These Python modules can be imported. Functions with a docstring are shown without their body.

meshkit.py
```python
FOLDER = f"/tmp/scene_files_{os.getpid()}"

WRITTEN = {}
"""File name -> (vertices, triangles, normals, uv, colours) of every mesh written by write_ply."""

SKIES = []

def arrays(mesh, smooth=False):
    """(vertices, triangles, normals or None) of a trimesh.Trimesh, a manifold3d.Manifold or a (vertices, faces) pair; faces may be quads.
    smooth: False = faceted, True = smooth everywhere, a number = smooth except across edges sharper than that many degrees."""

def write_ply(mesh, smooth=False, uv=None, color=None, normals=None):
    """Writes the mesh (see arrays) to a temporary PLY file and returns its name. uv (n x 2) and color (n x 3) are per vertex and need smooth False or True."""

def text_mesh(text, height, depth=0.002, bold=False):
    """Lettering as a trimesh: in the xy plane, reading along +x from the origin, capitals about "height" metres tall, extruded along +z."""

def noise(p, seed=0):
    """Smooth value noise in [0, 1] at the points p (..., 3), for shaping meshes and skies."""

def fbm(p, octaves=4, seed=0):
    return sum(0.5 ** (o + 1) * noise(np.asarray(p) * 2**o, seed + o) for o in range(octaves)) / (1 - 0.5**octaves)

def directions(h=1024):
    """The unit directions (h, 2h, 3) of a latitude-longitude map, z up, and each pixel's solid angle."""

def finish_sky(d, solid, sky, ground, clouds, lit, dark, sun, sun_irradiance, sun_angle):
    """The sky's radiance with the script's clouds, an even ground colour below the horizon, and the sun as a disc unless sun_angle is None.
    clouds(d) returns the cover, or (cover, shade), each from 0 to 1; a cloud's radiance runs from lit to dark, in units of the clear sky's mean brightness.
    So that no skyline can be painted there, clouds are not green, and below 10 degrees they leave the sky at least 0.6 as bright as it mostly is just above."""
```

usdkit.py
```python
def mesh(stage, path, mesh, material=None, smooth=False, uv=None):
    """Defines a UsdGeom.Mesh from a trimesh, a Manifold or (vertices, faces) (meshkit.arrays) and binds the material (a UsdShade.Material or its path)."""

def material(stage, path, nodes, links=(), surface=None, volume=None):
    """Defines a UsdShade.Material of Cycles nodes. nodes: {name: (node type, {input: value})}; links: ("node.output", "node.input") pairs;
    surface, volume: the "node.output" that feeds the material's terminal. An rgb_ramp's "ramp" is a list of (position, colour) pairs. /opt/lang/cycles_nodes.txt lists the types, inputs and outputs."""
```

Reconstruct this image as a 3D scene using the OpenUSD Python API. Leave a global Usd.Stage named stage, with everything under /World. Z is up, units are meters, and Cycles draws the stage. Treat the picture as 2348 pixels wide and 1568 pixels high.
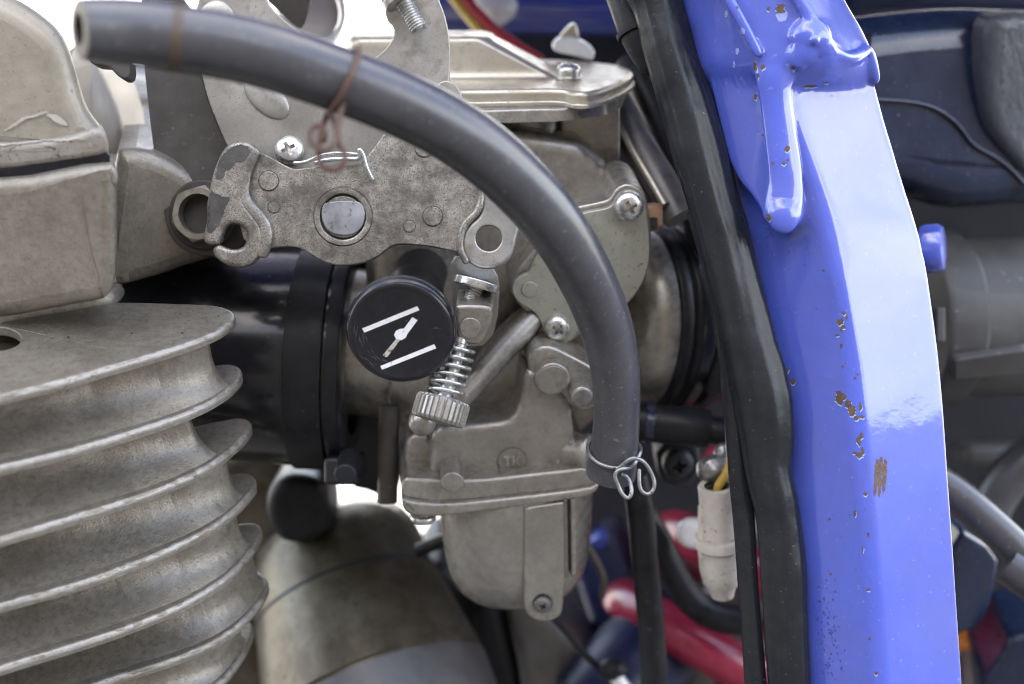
import math, random
import numpy as np, trimesh, mapbox_earcut
import manifold3d as m3
import shapely.geometry as sg
import meshkit, usdkit
from pxr import Usd, UsdGeom, UsdLux, UsdShade, Gf, Sdf

random.seed(4); RNG = np.random.default_rng(4)
stage = Usd.Stage.CreateInMemory()
UsdGeom.SetStageUpAxis(stage, 'Z'); UsdGeom.SetStageMetersPerUnit(stage, 1.0)
UsdGeom.Xform.Define(stage, '/World'); UsdGeom.Scope.Define(stage, '/World/Looks')

# ------------------------------------------------------------------ camera, sky, sun, exposure
PITCH = math.radians(22.0)          # the photographer looks down on the engine
D = 350.0                           # mm from the lens to the plane in focus
W_MM = 300.0                        # width of the picture at that plane
HEIGHT = 0.62                       # metres of the focus point above the ground
EXPOSURE = 2.65
SKY_STRENGTH, SUN_INTENSITY = 0.15, 0.55
SUN_AZ, SUN_EL = math.radians(28.0), math.radians(47.0)   # azimuth from +y (straight away from the lens) towards +x

cp, sp = math.cos(PITCH), math.sin(PITCH)
RC = np.array([[1, 0, 0], [0, cp, sp], [0, -sp, cp]])      # engine frame (mm, x right, y away, z up the picture) -> world
cam = UsdGeom.Camera.Define(stage, '/World/camera')
cam.CreateHorizontalApertureAttr(36.0); cam.CreateVerticalApertureAttr(36.0 * 684 / 1024)
cam.CreateFocalLengthAttr(36.0 * D / W_MM); cam.CreateClippingRangeAttr(Gf.Vec2f(0.01, 500.0))
cam.CreateFocusDistanceAttr(0.347); cam.CreateFStopAttr(5.6)
cam.CreateExposureAttr(EXPOSURE)
cpos = RC @ np.array([0, -D / 1000, 0]) + np.array([0, 0, HEIGHT])
xf = UsdGeom.Xformable(cam)
xf.AddTranslateOp().Set(Gf.Vec3d(*cpos)); xf.AddRotateXOp().Set(90.0 - math.degrees(PITCH))

sun_dir = np.array([math.cos(SUN_EL) * math.sin(SUN_AZ), math.cos(SUN_EL) * math.cos(SUN_AZ), math.sin(SUN_EL)])
sky_mat = usdkit.material(stage, '/World/Looks/sky_light', {
    'tc': ('texture_coordinate', {}),
    'sky': ('sky_texture', {'sky_type': 'single_scattering', 'sun_disc': False, 'sun_elevation': SUN_EL, 'sun_rotation': SUN_AZ, 'altitude': 50.0, 'air_density': 1.0, 'aerosol_density': 1.6, 'ozone_density': 1.0}),
    'cn': ('noise_texture', {'scale': 2.2, 'detail': 5.0, 'roughness': 0.6}),
    'cr': ('rgb_ramp', {'ramp': [(0.42, (0, 0, 0)), (0.66, (0.6, 0.6, 0.6))]}),
    'mx': ('mix_color', {'b': (10.2, 9.3, 8.2), 'use_clamp': False}),
    'bg': ('background_shader', {'strength': SKY_STRENGTH})},
    [('tc.generated', 'cn.vector'), ('cn.fac', 'cr.fac'), ('cr.color', 'mx.fac'), ('sky.color', 'mx.a'), ('mx.result', 'bg.color')], surface='bg.background')
dome = UsdLux.DomeLight.Define(stage, '/World/sky')
UsdShade.MaterialBindingAPI.Apply(dome.GetPrim()).Bind(sky_mat)
dome.GetPrim().SetCustomDataByKey('kind', 'structure')
sun = UsdLux.DistantLight.Define(stage, '/World/sun')
sun.CreateIntensityAttr(SUN_INTENSITY); sun.CreateAngleAttr(0.5); sun.CreateNormalizeAttr(True); sun.CreateColorAttr(Gf.Vec3f(1.0, 0.95, 0.86))
z = sun_dir; x = np.cross([0, 0, 1.0], z); x /= np.linalg.norm(x); y = np.cross(z, x)
UsdGeom.Xformable(sun).AddTransformOp().Set(Gf.Matrix4d(*x, 0, *y, 0, *z, 0, 0, 0, 0, 1))

# ------------------------------------------------------------------ points
CX, CY = 1173.5, 784.0
F = 2347.0 * D / W_MM
def K(d): return (D + d) / F
def P(px, py, d=0.0): return np.array([(px - CX) * K(d), d, (CY - py) * K(d)])
def PP(pts): return np.array([P(*p) for p in pts])
CAM = np.array([0, -D, 0.0])
def on_plane(px, py, O, n):
    r = np.array([(px - CX) / F, 1.0, (CY - py) / F])
    return CAM + r * (np.dot(O - CAM, n) / np.dot(r, n))
def unit_rows(v): return v / np.maximum(np.linalg.norm(v, axis=1, keepdims=True), 1e-9)
def unit(v): v = np.asarray(v, float); return v / np.linalg.norm(v)
UP = np.array([0, -sp, cp]); AWAY = np.array([0, cp, sp]); NCAM = np.array([0, -1.0, 0])
def NV(yaw=0.0, lean=0.0):
    a, b = math.radians(yaw), math.radians(lean)
    n = math.sin(a) * np.array([1.0, 0, 0]) - math.cos(a) * AWAY
    return unit(math.cos(b) * n + math.sin(b) * UP)

# ------------------------------------------------------------------ mesh helpers (everything in mm, engine frame)
def join(*ms):
    ms = [m for m in ms if m is not None and len(m[0])]
    vs, fs, n = [], [], 0
    for v, f in ms:
        vs.append(np.asarray(v, float)); fs.append(np.asarray(f, int) + n); n += len(v)
    return np.vstack(vs), np.vstack(fs)
def chaikin(p, it=2, closed=True):
    p = np.asarray(p, float)
    for _ in range(it):
        q = np.roll(p, -1, 0) if closed else p[1:]
        a = p if closed else p[:-1]
        m = np.empty((2 * len(a), p.shape[1])); m[0::2] = .75 * a + .25 * q; m[1::2] = .25 * a + .75 * q
        p = m if closed else np.vstack([p[:1], m, p[-1:]])
    return p
def resample_ring(p, step):
    out = []
    for a, b in zip(p, np.roll(p, -1, 0)):
        L = np.linalg.norm(b - a)
        if L < 0.02: continue
        k = max(1, int(math.ceil(L / step)))
        out += [a + (b - a) * t / k for t in range(k)]
    return np.array(out)
def area2(p): q = np.roll(p, -1, 0); return 0.5 * np.sum(p[:, 0] * q[:, 1] - q[:, 0] * p[:, 1])
def ring_normals(p):
    a, b = np.roll(p, 1, 0), np.roll(p, -1, 0)
    t1 = p - a; t2 = b - p
    t1 /= np.maximum(np.linalg.norm(t1, axis=1, keepdims=True), 1e-9); t2 /= np.maximum(np.linalg.norm(t2, axis=1, keepdims=True), 1e-9)
    n = np.stack([-(t1 + t2)[:, 1], (t1 + t2)[:, 0]], 1)
    L = np.linalg.norm(n, axis=1, keepdims=True); n = n / np.maximum(L, 1e-6)
    c = np.clip((n * np.stack([-t1[:, 1], t1[:, 0]], 1)).sum(1, keepdims=True), 0.6, 1)
    return n / c
def slab2(outer, holes, O, u, v, w, thick, bevel=0.0, segs=3, back=True, step=2.5, bevel_holes=None, grid=None):
    rings = []
    outer = resample_ring(np.asarray(outer, float), step)
    if area2(outer) < 0: outer = outer[::-1]
    rings.append((outer, bevel))
    for h in holes:
        h = resample_ring(np.asarray(h, float), step)
        if area2(h) > 0: h = h[::-1]
        rings.append((h, min(bevel, 0.5) if bevel_holes is None else bevel_holes))
    V, Fc, caps, backs = [], [], [], []
    n = 0
    for r, b in rings:
        nr = ring_normals(r); stack = []
        if b > 0:
            for k in range(segs + 1):
                a = math.pi / 2 * k / segs
                stack.append((r + nr * b * (1 - math.sin(a)), b * (1 - math.cos(a))))
        else: stack.append((r, 0.0))
        stack.append((r, thick))
        m = len(r)
        for q, h in stack: V.append(O + q[:, :1] * u + q[:, 1:] * v + h * w)
        for k in range(len(stack) - 1):
            i = np.arange(m); j = (i + 1) % m; a0 = n + k * m; b0 = a0 + m
            Fc.append(np.stack([a0 + i, b0 + i, b0 + j], 1)); Fc.append(np.stack([a0 + i, b0 + j, a0 + j], 1))
        caps.append((stack[0][0], n)); backs.append((stack[-1][0], n + m * (len(stack) - 1)))
        n += m * len(stack)
    def cap(cs, flip):
        pts = np.vstack([c for c, _ in cs]); ends = np.cumsum([len(c) for c, _ in cs]).astype(np.uint32)
        idx = np.concatenate([np.arange(len(c)) + s for c, s in cs])
        t = mapbox_earcut.triangulate_float64(np.ascontiguousarray(pts), ends).reshape(-1, 3).astype(int)
        p = pts[t]; ar = np.cross(p[:, 1] - p[:, 0], p[:, 2] - p[:, 0])
        t = np.where((ar < 0)[:, None], t[:, ::-1], t)
        t = idx[t]
        return t[:, ::-1] if flip else t
    Fc.append(cap(caps, False))
    if back: Fc.append(cap(backs, True))
    return np.vstack(V), np.vstack(Fc)
def circ(px, py, r, n=28, rx=None):
    return [(px + (rx or r) * math.cos(2 * math.pi * k / n), py + r * math.sin(2 * math.pi * k / n)) for k in range(n)]
def plane_frame(O, n):
    n = unit(n); u = np.array([1.0, 0, 0]); u = unit(u - n * np.dot(u, n)); v = np.cross(n, u)
    return u, v
def fslab(pts, ref, n, thick, bevel=0.4, holes=(), sm=2, w=None, step=2.5, segs=3, bevel_holes=None):
    """a plate whose outline is seen at the given picture points on the plane through ref with normal n"""
    O = P(*ref); n = unit(n); u, v = plane_frame(O, n)
    def to2(ps):
        q = np.array([on_plane(a, b, O, n) for a, b in ps]) - O
        return np.stack([q @ u, q @ v], 1)
    outer = chaikin(to2(pts), sm) if sm else to2(pts)
    return slab2(outer, [to2(h) for h in holes], O, u, v, -n if w is None else np.asarray(w, float), thick, bevel, step=step, segs=segs, bevel_holes=bevel_holes)
def spline(pts, n=40, closed=False):
    from scipy.interpolate import CubicSpline
    pts = np.asarray(pts, float)
    if closed: pts = np.vstack([pts, pts[:1]])
    t = np.concatenate([[0], np.cumsum(np.maximum(np.linalg.norm(np.diff(pts[:, :3], axis=0), axis=1), 1e-6) ** 0.7)])
    c = CubicSpline(t, pts, bc_type='periodic' if closed else 'natural')
    return c(np.linspace(0, t[-1], n))
def tube(path, r, n=16, rb=None, up=None, cap='flat', closed=False, shape=None):
    path = np.asarray(path, float); N = len(path)
    r = np.full(N, r) if np.ndim(r) == 0 else np.asarray(r, float)
    rb = r if rb is None else (np.full(N, rb) if np.ndim(rb) == 0 else np.asarray(rb, float))
    T = np.gradient(path, axis=0) if not closed else np.roll(path, -1, 0) - np.roll(path, 1, 0)
    T /= np.maximum(np.linalg.norm(T, axis=1, keepdims=True), 1e-9)
    if cap == 'round' and not closed:
        ex0, ex1 = [], []
        for k in (1, 2, 3):
            a = math.pi / 2 * k / 3.2
            ex0.append((path[0] - T[0] * min(r[0], rb[0]) * math.sin(a), math.cos(a)))
            ex1.append((path[-1] + T[-1] * min(r[-1], rb[-1]) * math.sin(a), math.cos(a)))
        r = np.concatenate([[r[0] * c for _, c in ex0[::-1]], r, [r[-1] * c for _, c in ex1]])
        rb = np.concatenate([[rb[0] * c for _, c in ex0[::-1]], rb, [rb[-1] * c for _, c in ex1]])
        T = np.vstack([[T[0]] * 3, T, [T[-1]] * 3]); path = np.vstack([[p for p, _ in ex0[::-1]], path, [p for p, _ in ex1]]); N = len(path)
    E1 = np.zeros((N, 3)); e = None
    for i in range(N):
        if up is not None: e = np.asarray(up, float)
        elif e is None: e = np.array([0, 1.0, 0]) if abs(T[i][1]) < 0.8 else np.array([1.0, 0, 0])
        e = e - T[i] * np.dot(e, T[i]); e = unit(e); E1[i] = e
    E2 = np.cross(T, E1); th = 2 * math.pi * np.arange(n) / n
    R = np.ones((N, n)) if shape is None else shape(np.linspace(0, 1, N)[:, None], th[None, :])
    V = (path[:, None] + (rb[:, None] * np.cos(th) * R)[..., None] * E1[:, None] + (r[:, None] * np.sin(th) * R)[..., None] * E2[:, None]).reshape(-1, 3)
    i = np.arange(n); j = (i + 1) % n; Fc = []
    for k in range(N if closed else N - 1):
        a, b = k * n, ((k + 1) % N) * n
        Fc += [np.stack([a + i, a + j, b + j], 1), np.stack([a + i, b + j, b + i], 1)]
    if not closed and cap:
        V = np.vstack([V, path[:1], path[-1:]]); c0, c1 = N * n, N * n + 1; b = (N - 1) * n
        Fc += [np.stack([np.full(n, c0), j, i], 1), np.stack([np.full(n, c1), b + i, b + j], 1)]
    return V, np.vstack(Fc)
def frame_of(axis, e1=None):
    a = unit(axis); e = np.array([1.0, 0, 0]) if e1 is None else np.asarray(e1, float)
    if abs(np.dot(unit(e), a)) > 0.9: e = np.array([0, 0, 1.0])
    e = unit(e - a * np.dot(e, a)); return e, np.cross(a, e), a
def lathe(profile, O, axis, n=48, e1=None, sx=1.0, sy=1.0):
    e, g, a = frame_of(axis, e1); th = 2 * math.pi * np.arange(n) / n
    V, Fc = [], []
    for r, h in profile: V.append(O + (r * sx * np.cos(th))[:, None] * e + (r * sy * np.sin(th))[:, None] * g + h * a)
    i = np.arange(n); j = (i + 1) % n
    for k in range(len(profile) - 1):
        p, q = k * n, (k + 1) * n
        Fc += [np.stack([p + i, p + j, q + j], 1), np.stack([p + i, q + j, q + i], 1)]
    v, f = np.vstack(V), np.vstack(Fc)
    ok = (np.linalg.norm(np.cross(v[f[:, 1]] - v[f[:, 0]], v[f[:, 2]] - v[f[:, 0]]), axis=1) > 1e-9)
    return v, f[ok]
def rounded(r, h0, h1, b=0.5, seg=3, inner=0.0):
    """profile of a disc from h0 to h1 with rounded rims"""
    p = [(inner, h0)]
    for k in range(seg + 1):
        a = math.pi / 2 * k / seg; p.append((r - b + b * math.sin(a), h0 + b - b * math.cos(a)))
    for k in range(seg + 1):
        a = math.pi / 2 * k / seg; p.append((r - b + b * math.cos(a), h1 - b + b * math.sin(a)))
    p.append((inner, h1)); return p
def loft(rings, cap=True):
    n = len(rings[0]); V = np.vstack(rings); i = np.arange(n); j = (i + 1) % n; Fc = []
    for k in range(len(rings) - 1):
        a, b = k * n, (k + 1) * n
        Fc += [np.stack([a + i, a + j, b + j], 1), np.stack([a + i, b + j, b + i], 1)]
    if cap:
        m = len(V); V = np.vstack([V, [rings[0].mean(0)], [rings[-1].mean(0)]]); b = (len(rings) - 1) * n
        Fc += [np.stack([np.full(n, m), j, i], 1), np.stack([np.full(n, m + 1), b + i, b + j], 1)]
    return V, np.vstack(Fc)
def placed(man, O, axis, e1=None, scale=1.0):
    m = man.to_mesh(); v = np.array(m.vert_properties[:, :3], float) * scale; f = np.array(m.tri_verts, int)
    e, g, a = frame_of(axis, e1)
    return np.asarray(O, float) + v[:, :1] * e + v[:, 1:2] * g + v[:, 2:] * a, f
def box(O, size, axes=None, r=0.0):
    s = np.asarray(size, float) / 2
    if r > 0:
        b = m3.Manifold.batch_hull([m3.Manifold.sphere(r, 12).translate([sx * (s[0] - r), sy * (s[1] - r), sz * (s[2] - r)]) for sx in (-1, 1) for sy in (-1, 1) for sz in (-1, 1)])
    else: b = m3.Manifold.cube([2 * s[0], 2 * s[1], 2 * s[2]], True)
    m = b.to_mesh(); v = np.array(m.vert_properties[:, :3], float); f = np.array(m.tri_verts, int)
    A = np.eye(3) if axes is None else np.array(axes, float)
    return np.asarray(O, float) + v @ A, f
_pan = m3.Manifold.revolve(m3.CrossSection([np.array([(0, -.3), (.97, -.3), (1, 0), (1, .16), (.96, .3), (.86, .45), (.68, .56), (.4, .63), (0, .66)])]), 40)
_slot = m3.Manifold.batch_hull([m3.Manifold.cube([1.16, .26, .01], True).translate([0, 0, .8]), m3.Manifold.cube([.55, .2, .01], True).translate([0, 0, .16])])
_cross = _slot + _slot.rotate([0, 0, 90]) + m3.Manifold.cylinder(.6, .24, .24, 12).translate([0, 0, .1])
PAN = _pan - _cross
def screw_head(O, axis, r, turn=20.0):
    e, g, a = frame_of(axis); t = math.radians(turn)
    return placed(PAN, O, axis, e * math.cos(t) + g * math.sin(t), r)
def hexnut(r, h, hole=None):
    c = m3.Manifold.cylinder(h, r, r, 6)
    c = c ^ m3.Manifold.revolve(m3.CrossSection([np.array([(0, -1), (r * .9, -1), (r * 1.02, r * .14), (r * 1.02, h - r * .14), (r * .88, h), (0, h)])]), 40)
    return c - m3.Manifold.cylinder(h + 2, hole, hole, 32).translate([0, 0, -1]) if hole else c
def helix(O, axis, r, pitch, turns, n=24, phase=0.0):
    e, g, a = frame_of(axis); t = np.linspace(0, turns, int(turns * n))
    return O + (r * np.cos(2 * math.pi * t + phase))[:, None] * e + (r * np.sin(2 * math.pi * t + phase))[:, None] * g + (pitch * t)[:, None] * a
def rough(mesh, amp, freq, seed=0):
    """uneven casting: pushes the vertices along their normals"""
    v, f = mesh; v = np.array(v, float)
    fn = np.cross(v[f[:, 1]] - v[f[:, 0]], v[f[:, 2]] - v[f[:, 0]]); n = np.zeros_like(v)
    for k in range(3): np.add.at(n, f[:, k], fn)
    n /= np.maximum(np.linalg.norm(n, axis=1, keepdims=True), 1e-12)
    return v + n * (amp * 2 * (meshkit.fbm(v * freq + 500, 3, seed) - .5))[:, None], f
def finer(mesh, size):
    v, f = trimesh.remesh.subdivide_to_size(np.asarray(mesh[0], float), np.asarray(mesh[1], int), size, max_iter=12)
    t = trimesh.Trimesh(v, f, process=True); return np.array(t.vertices), np.array(t.faces)
def blob(O, radii, axes=None, amp=0.15, freq=0.4, seed=0, sub=3):
    s = trimesh.creation.icosphere(sub, 1.0); v = np.array(s.vertices)
    v = v * (1 + amp * 2 * (meshkit.fbm(v * freq * 4 + 40 + seed, 3, seed) - .5))[:, None] * np.asarray(radii, float)
    A = np.eye(3) if axes is None else np.array(axes, float)
    return np.asarray(O, float) + v @ A, np.array(s.faces)
def wobble(pts, amp, k, seed):
    """an irregular closed outline through the points (picture points)"""
    r = np.random.default_rng(seed); p = chaikin(np.asarray(pts, float), k)
    p = resample_ring(p, 2.0)
    return p + r.normal(0, amp, p.shape)
_RAYS = {}
def decal(target, outline, off=0.05, size=6.0, holes=()):
    """a thin sheet lying on the target where the outline is seen"""
    o = np.asarray(outline, float)
    if area2(o) < 0: o = o[::-1]
    rs = [o] + [np.asarray(h, float) for h in holes]; ends = np.cumsum([len(r) for r in rs]).astype(np.uint32); pts = np.vstack(rs)
    t = mapbox_earcut.triangulate_float64(np.ascontiguousarray(pts), ends).reshape(-1, 3).astype(int)
    v, f = trimesh.remesh.subdivide_to_size(np.c_[pts, np.zeros(len(pts))], t, size, max_iter=10)
    if id(target) not in _RAYS: _RAYS[id(target)] = (target, trimesh.Trimesh(*target, process=False))
    tm = _RAYS[id(target)][1]; org = np.tile(CAM, (len(v), 1))
    dr = np.stack([(v[:, 0] - CX) / F, np.ones(len(v)), (CY - v[:, 1]) / F], 1); dr /= np.linalg.norm(dr, axis=1, keepdims=True)
    loc, ri, ti = tm.ray.intersects_location(org, dr, multiple_hits=False)
    out = np.full((len(v), 3), np.nan); out[ri] = loc - dr[ri] * off
    ok = ~np.isnan(out[f]).any((1, 2)); f = f[ok]
    p = np.nan_to_num(out); nn = np.cross(p[f[:, 1]] - p[f[:, 0]], p[f[:, 2]] - p[f[:, 0]])
    f = np.where((nn[:, 1] > 0)[:, None], f[:, ::-1], f)
    used, inv = np.unique(f, return_inverse=True)
    return p[used], inv.reshape(-1, 3)

# ------------------------------------------------------------------ scene objects
THINGS, COUNT = [], {}
def numbered(names, n):
    k = names.get(n, 0); names[n] = k + 1
    return n if k == 0 else f'{n}_{k:03d}'
class Part:
    def __init__(s, name, mesh, mat, smooth, label): s.name, s.mesh, s.mat, s.smooth, s.label, s.kids = name, mesh, mat, smooth, label, []
    def part(s, name, mesh, mat, smooth=35, label=None):
        p = Part(name, mesh, mat, smooth, label); s.kids.append(p); return p
class Thing(Part):
    def __init__(s, name, label, cat, group=None, kind=None, mesh=None, mat=None, smooth=35):
        super().__init__(name, mesh, mat, smooth, label); s.cat, s.group, s.kind = cat, group, kind; THINGS.append(s)
def world(v): return (np.asarray(v, float) / 1000) @ RC.T + np.array([0, 0, HEIGHT])
def write_all():
    for t in THINGS:
        allv = []
        def walk(p):
            if p.mesh is not None: allv.append(world(p.mesh[0]))
            for k in p.kids: walk(k)
        walk(t); av = np.vstack(allv); lo, hi = av.min(0), av.max(0); base = np.array([(lo[0] + hi[0]) / 2, (lo[1] + hi[1]) / 2, lo[2]])
        path = '/World/' + numbered(COUNT, t.name)
        def emit(p, path):
            m = usdkit.mesh(stage, path, (world(p.mesh[0]) - base, p.mesh[1]), M[p.mat], smooth=p.smooth); return m.GetPrim()
        if t.mesh is not None:
            prim = emit(t, path); UsdGeom.Xformable(prim).AddTranslateOp().Set(Gf.Vec3d(*base))
        else:
            xfm = UsdGeom.Xform.Define(stage, path); xfm.AddTranslateOp().Set(Gf.Vec3d(*base)); prim = xfm.GetPrim()
        for k, val in (('label', t.label), ('category', t.cat), ('group', t.group), ('kind', t.kind)):
            if val: prim.SetCustomDataByKey(k, val)
        def down(p, path, names):
            for k in p.kids:
                kp = path + '/' + numbered(names, k.name); q = emit(k, kp)
                if k.label: q.SetCustomDataByKey('label', k.label)
                down(k, kp, {})
        down(t, path, {})

# ------------------------------------------------------------------ materials
M = {}
def mat(name, c1, c2, scale=300.0, metallic=0.0, rough=0.5, rvar=0.1, bump=0.0, bscale=900.0, spots=None, sscale=1500.0, samt=0.5, patch=None, pscale=60.0, pamt=0.5, coat=0.0, coat_rough=0.05, coat_ior=1.5, stretch=None, spec=0.5):
    nodes = {'g': ('geometry', {}), 'mp': ('mapping', {'scale': stretch or (1, 1, 1)}),
             'n1': ('noise_texture', {'scale': scale, 'detail': 6.0, 'roughness': 0.65}),
             'r1': ('rgb_ramp', {'ramp': [(0.3, c1), (0.7, c2)]}),
             'rr': ('map_range', {'from_min': 0.3, 'from_max': 0.7, 'to_min': max(0.02, rough - rvar), 'to_max': rough + rvar}),
             'p': ('principled_bsdf', {'metallic': metallic, 'coat_weight': coat, 'coat_roughness': coat_rough, 'coat_ior': coat_ior, 'specular_ior_level': spec})}
    L = [('g.position', 'mp.vector'), ('mp.vector', 'n1.vector'), ('n1.fac', 'r1.fac'), ('n1.fac', 'rr.value'), ('rr.result', 'p.roughness')]
    col = 'r1.color'
    if patch is not None:
        nodes['n2'] = ('noise_texture', {'scale': pscale, 'detail': 7.0, 'roughness': 0.7}); nodes['r2'] = ('rgb_ramp', {'ramp': [(0.5 - 0.12 * pamt, (0, 0, 0)), (0.62, (1, 1, 1))]})
        nodes['m2'] = ('mix_color', {'b': patch}); L += [('mp.vector', 'n2.vector'), ('n2.fac', 'r2.fac'), ('r2.color', 'm2.fac'), (col, 'm2.a')]; col = 'm2.result'
    if spots is not None:
        nodes['n3'] = ('noise_texture', {'scale': sscale, 'detail': 3.0, 'roughness': 0.6}); a = 0.72 - 0.2 * samt
        nodes['r3'] = ('rgb_ramp', {'ramp': [(a - 0.04, (0, 0, 0)), (a + 0.06, (1, 1, 1))]})
        nodes['m3'] = ('mix_color', {'b': spots}); L += [('mp.vector', 'n3.vector'), ('n3.fac', 'r3.fac'), ('r3.color', 'm3.fac'), (col, 'm3.a')]; col = 'm3.result'
        nodes['rs'] = ('math', {'math_type': 'multiply_add', 'value2': 0.3}); L.remove(('rr.result', 'p.roughness')); L += [('r3.color', 'rs.value1'), ('rr.result', 'rs.value3'), ('rs.value', 'p.roughness')]
    L.append((col, 'p.base_color'))
    if bump > 0:
        nodes['nb'] = ('noise_texture', {'scale': bscale, 'detail': 4.0, 'roughness': 0.6}); nodes['b'] = ('bump', {'strength': 1.0, 'distance': bump})
        L += [('mp.vector', 'nb.vector'), ('nb.fac', 'b.height'), ('b.normal', 'p.normal')]
        if coat > 0: L.append(('b.normal', 'p.coat_normal'))
    M[name] = usdkit.material(stage, '/World/Looks/' + name, nodes, L, surface='p.BSDF')
mat('cast_aluminium', (.22, .198, .16), (.29, .264, .218), 500, .55, .36, bump=.00010, bscale=1700, spots=(.10, .088, .068), sscale=1700, samt=.35, patch=(.20, .178, .142), pscale=90, pamt=.4)
mat('bare_edge', (.30, .28, .245), (.40, .375, .335), 500, .6, .40, bump=.00014, bscale=1200, spots=(.17, .155, .13), sscale=700, samt=.25)
mat('painted_cover', (.255, .228, .18), (.30, .27, .215), 200, .35, .42, bump=.00008, bscale=1800, spots=(.13, .115, .085), sscale=1200, samt=.25, patch=(.23, .205, .16), pscale=70, pamt=.4)
mat('bare_cover', (.24, .215, .18), (.36, .33, .28), 160, .35, .55, bump=.0001, bscale=1000, spots=(.10, .085, .07), sscale=700, samt=.4)
mat('paint_edge', (.34, .31, .26), (.40, .37, .32), 300, .1, .6)
mat('zinc_plate', (.34, .325, .295), (.46, .44, .405), 200, .85, .36, bump=.00005, bscale=1600, spots=(.12, .11, .095), sscale=2200, samt=.35, patch=(.27, .255, .225), pscale=50, pamt=.4)
mat('dirty_lever', (.29, .27, .23), (.41, .385, .34), 400, .8, .36, bump=.00008, bscale=1800, spots=(.09, .08, .068), sscale=3200, samt=.85, patch=(.15, .138, .12), pscale=110, pamt=.6)
mat('lever_grime', (.045, .042, .038), (.085, .08, .072), 300, .4, .5, bump=.00008, bscale=1500, spots=(.17, .16, .15), sscale=1500, samt=.3)
mat('worn_shaft', (.20, .20, .21), (.36, .36, .375), 160, .7, .38, spots=(.12, .12, .12), sscale=500, samt=.5)
mat('bright_zinc', (.5, .5, .48), (.72, .71, .68), 300, .95, .28, spots=(.2, .19, .16), sscale=900, samt=.4, bump=.00004, bscale=900)
mat('spring_steel', (.5, .52, .52), (.7, .72, .72), 300, .95, .25, spots=(.2, .2, .18), sscale=900, samt=.35)
mat('yellow_zinc', (.34, .335, .27), (.42, .41, .34), 150, .7, .42, bump=.00004, bscale=1500, spots=(.2, .195, .15), sscale=900, samt=.4)
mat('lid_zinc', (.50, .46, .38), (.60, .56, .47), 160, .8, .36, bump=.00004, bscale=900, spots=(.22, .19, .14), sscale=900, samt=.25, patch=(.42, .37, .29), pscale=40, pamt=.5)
mat('carb_alloy', (.33, .308, .27), (.41, .386, .345), 300, .8, .32, bump=.00006, bscale=1700, spots=(.18, .165, .145), sscale=1600, samt=.22, patch=(.31, .29, .258), pscale=60, pamt=.4)
mat('dark_alloy', (.13, .12, .115), (.21, .2, .19), 140, .6, .42, bump=.00006, bscale=1500)
mat('olive_alloy', (.095, .086, .066), (.15, .137, .105), 120, .65, .36, bump=.00006, bscale=1200, patch=(.07, .058, .04), pscale=40, pamt=.7, spots=(.05, .042, .032), sscale=500, samt=.2)
mat('grey_cap', (.085, .086, .09), (.12, .122, .126), 150, .4, .45, bump=.00005, spots=(.06, .06, .06), sscale=700, samt=.3)
mat('dark_bracket', (.034, .029, .025), (.06, .053, .047), 140, .3, .5, bump=.00005, bscale=1500, spots=(.15, .13, .11), sscale=600, samt=.1)
mat('black_rubber', (.006, .006, .008), (.014, .014, .016), 120, .0, .38, spec=.28, bump=.00004, bscale=1200, spots=(.06, .06, .06), sscale=600, samt=.2)
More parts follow.
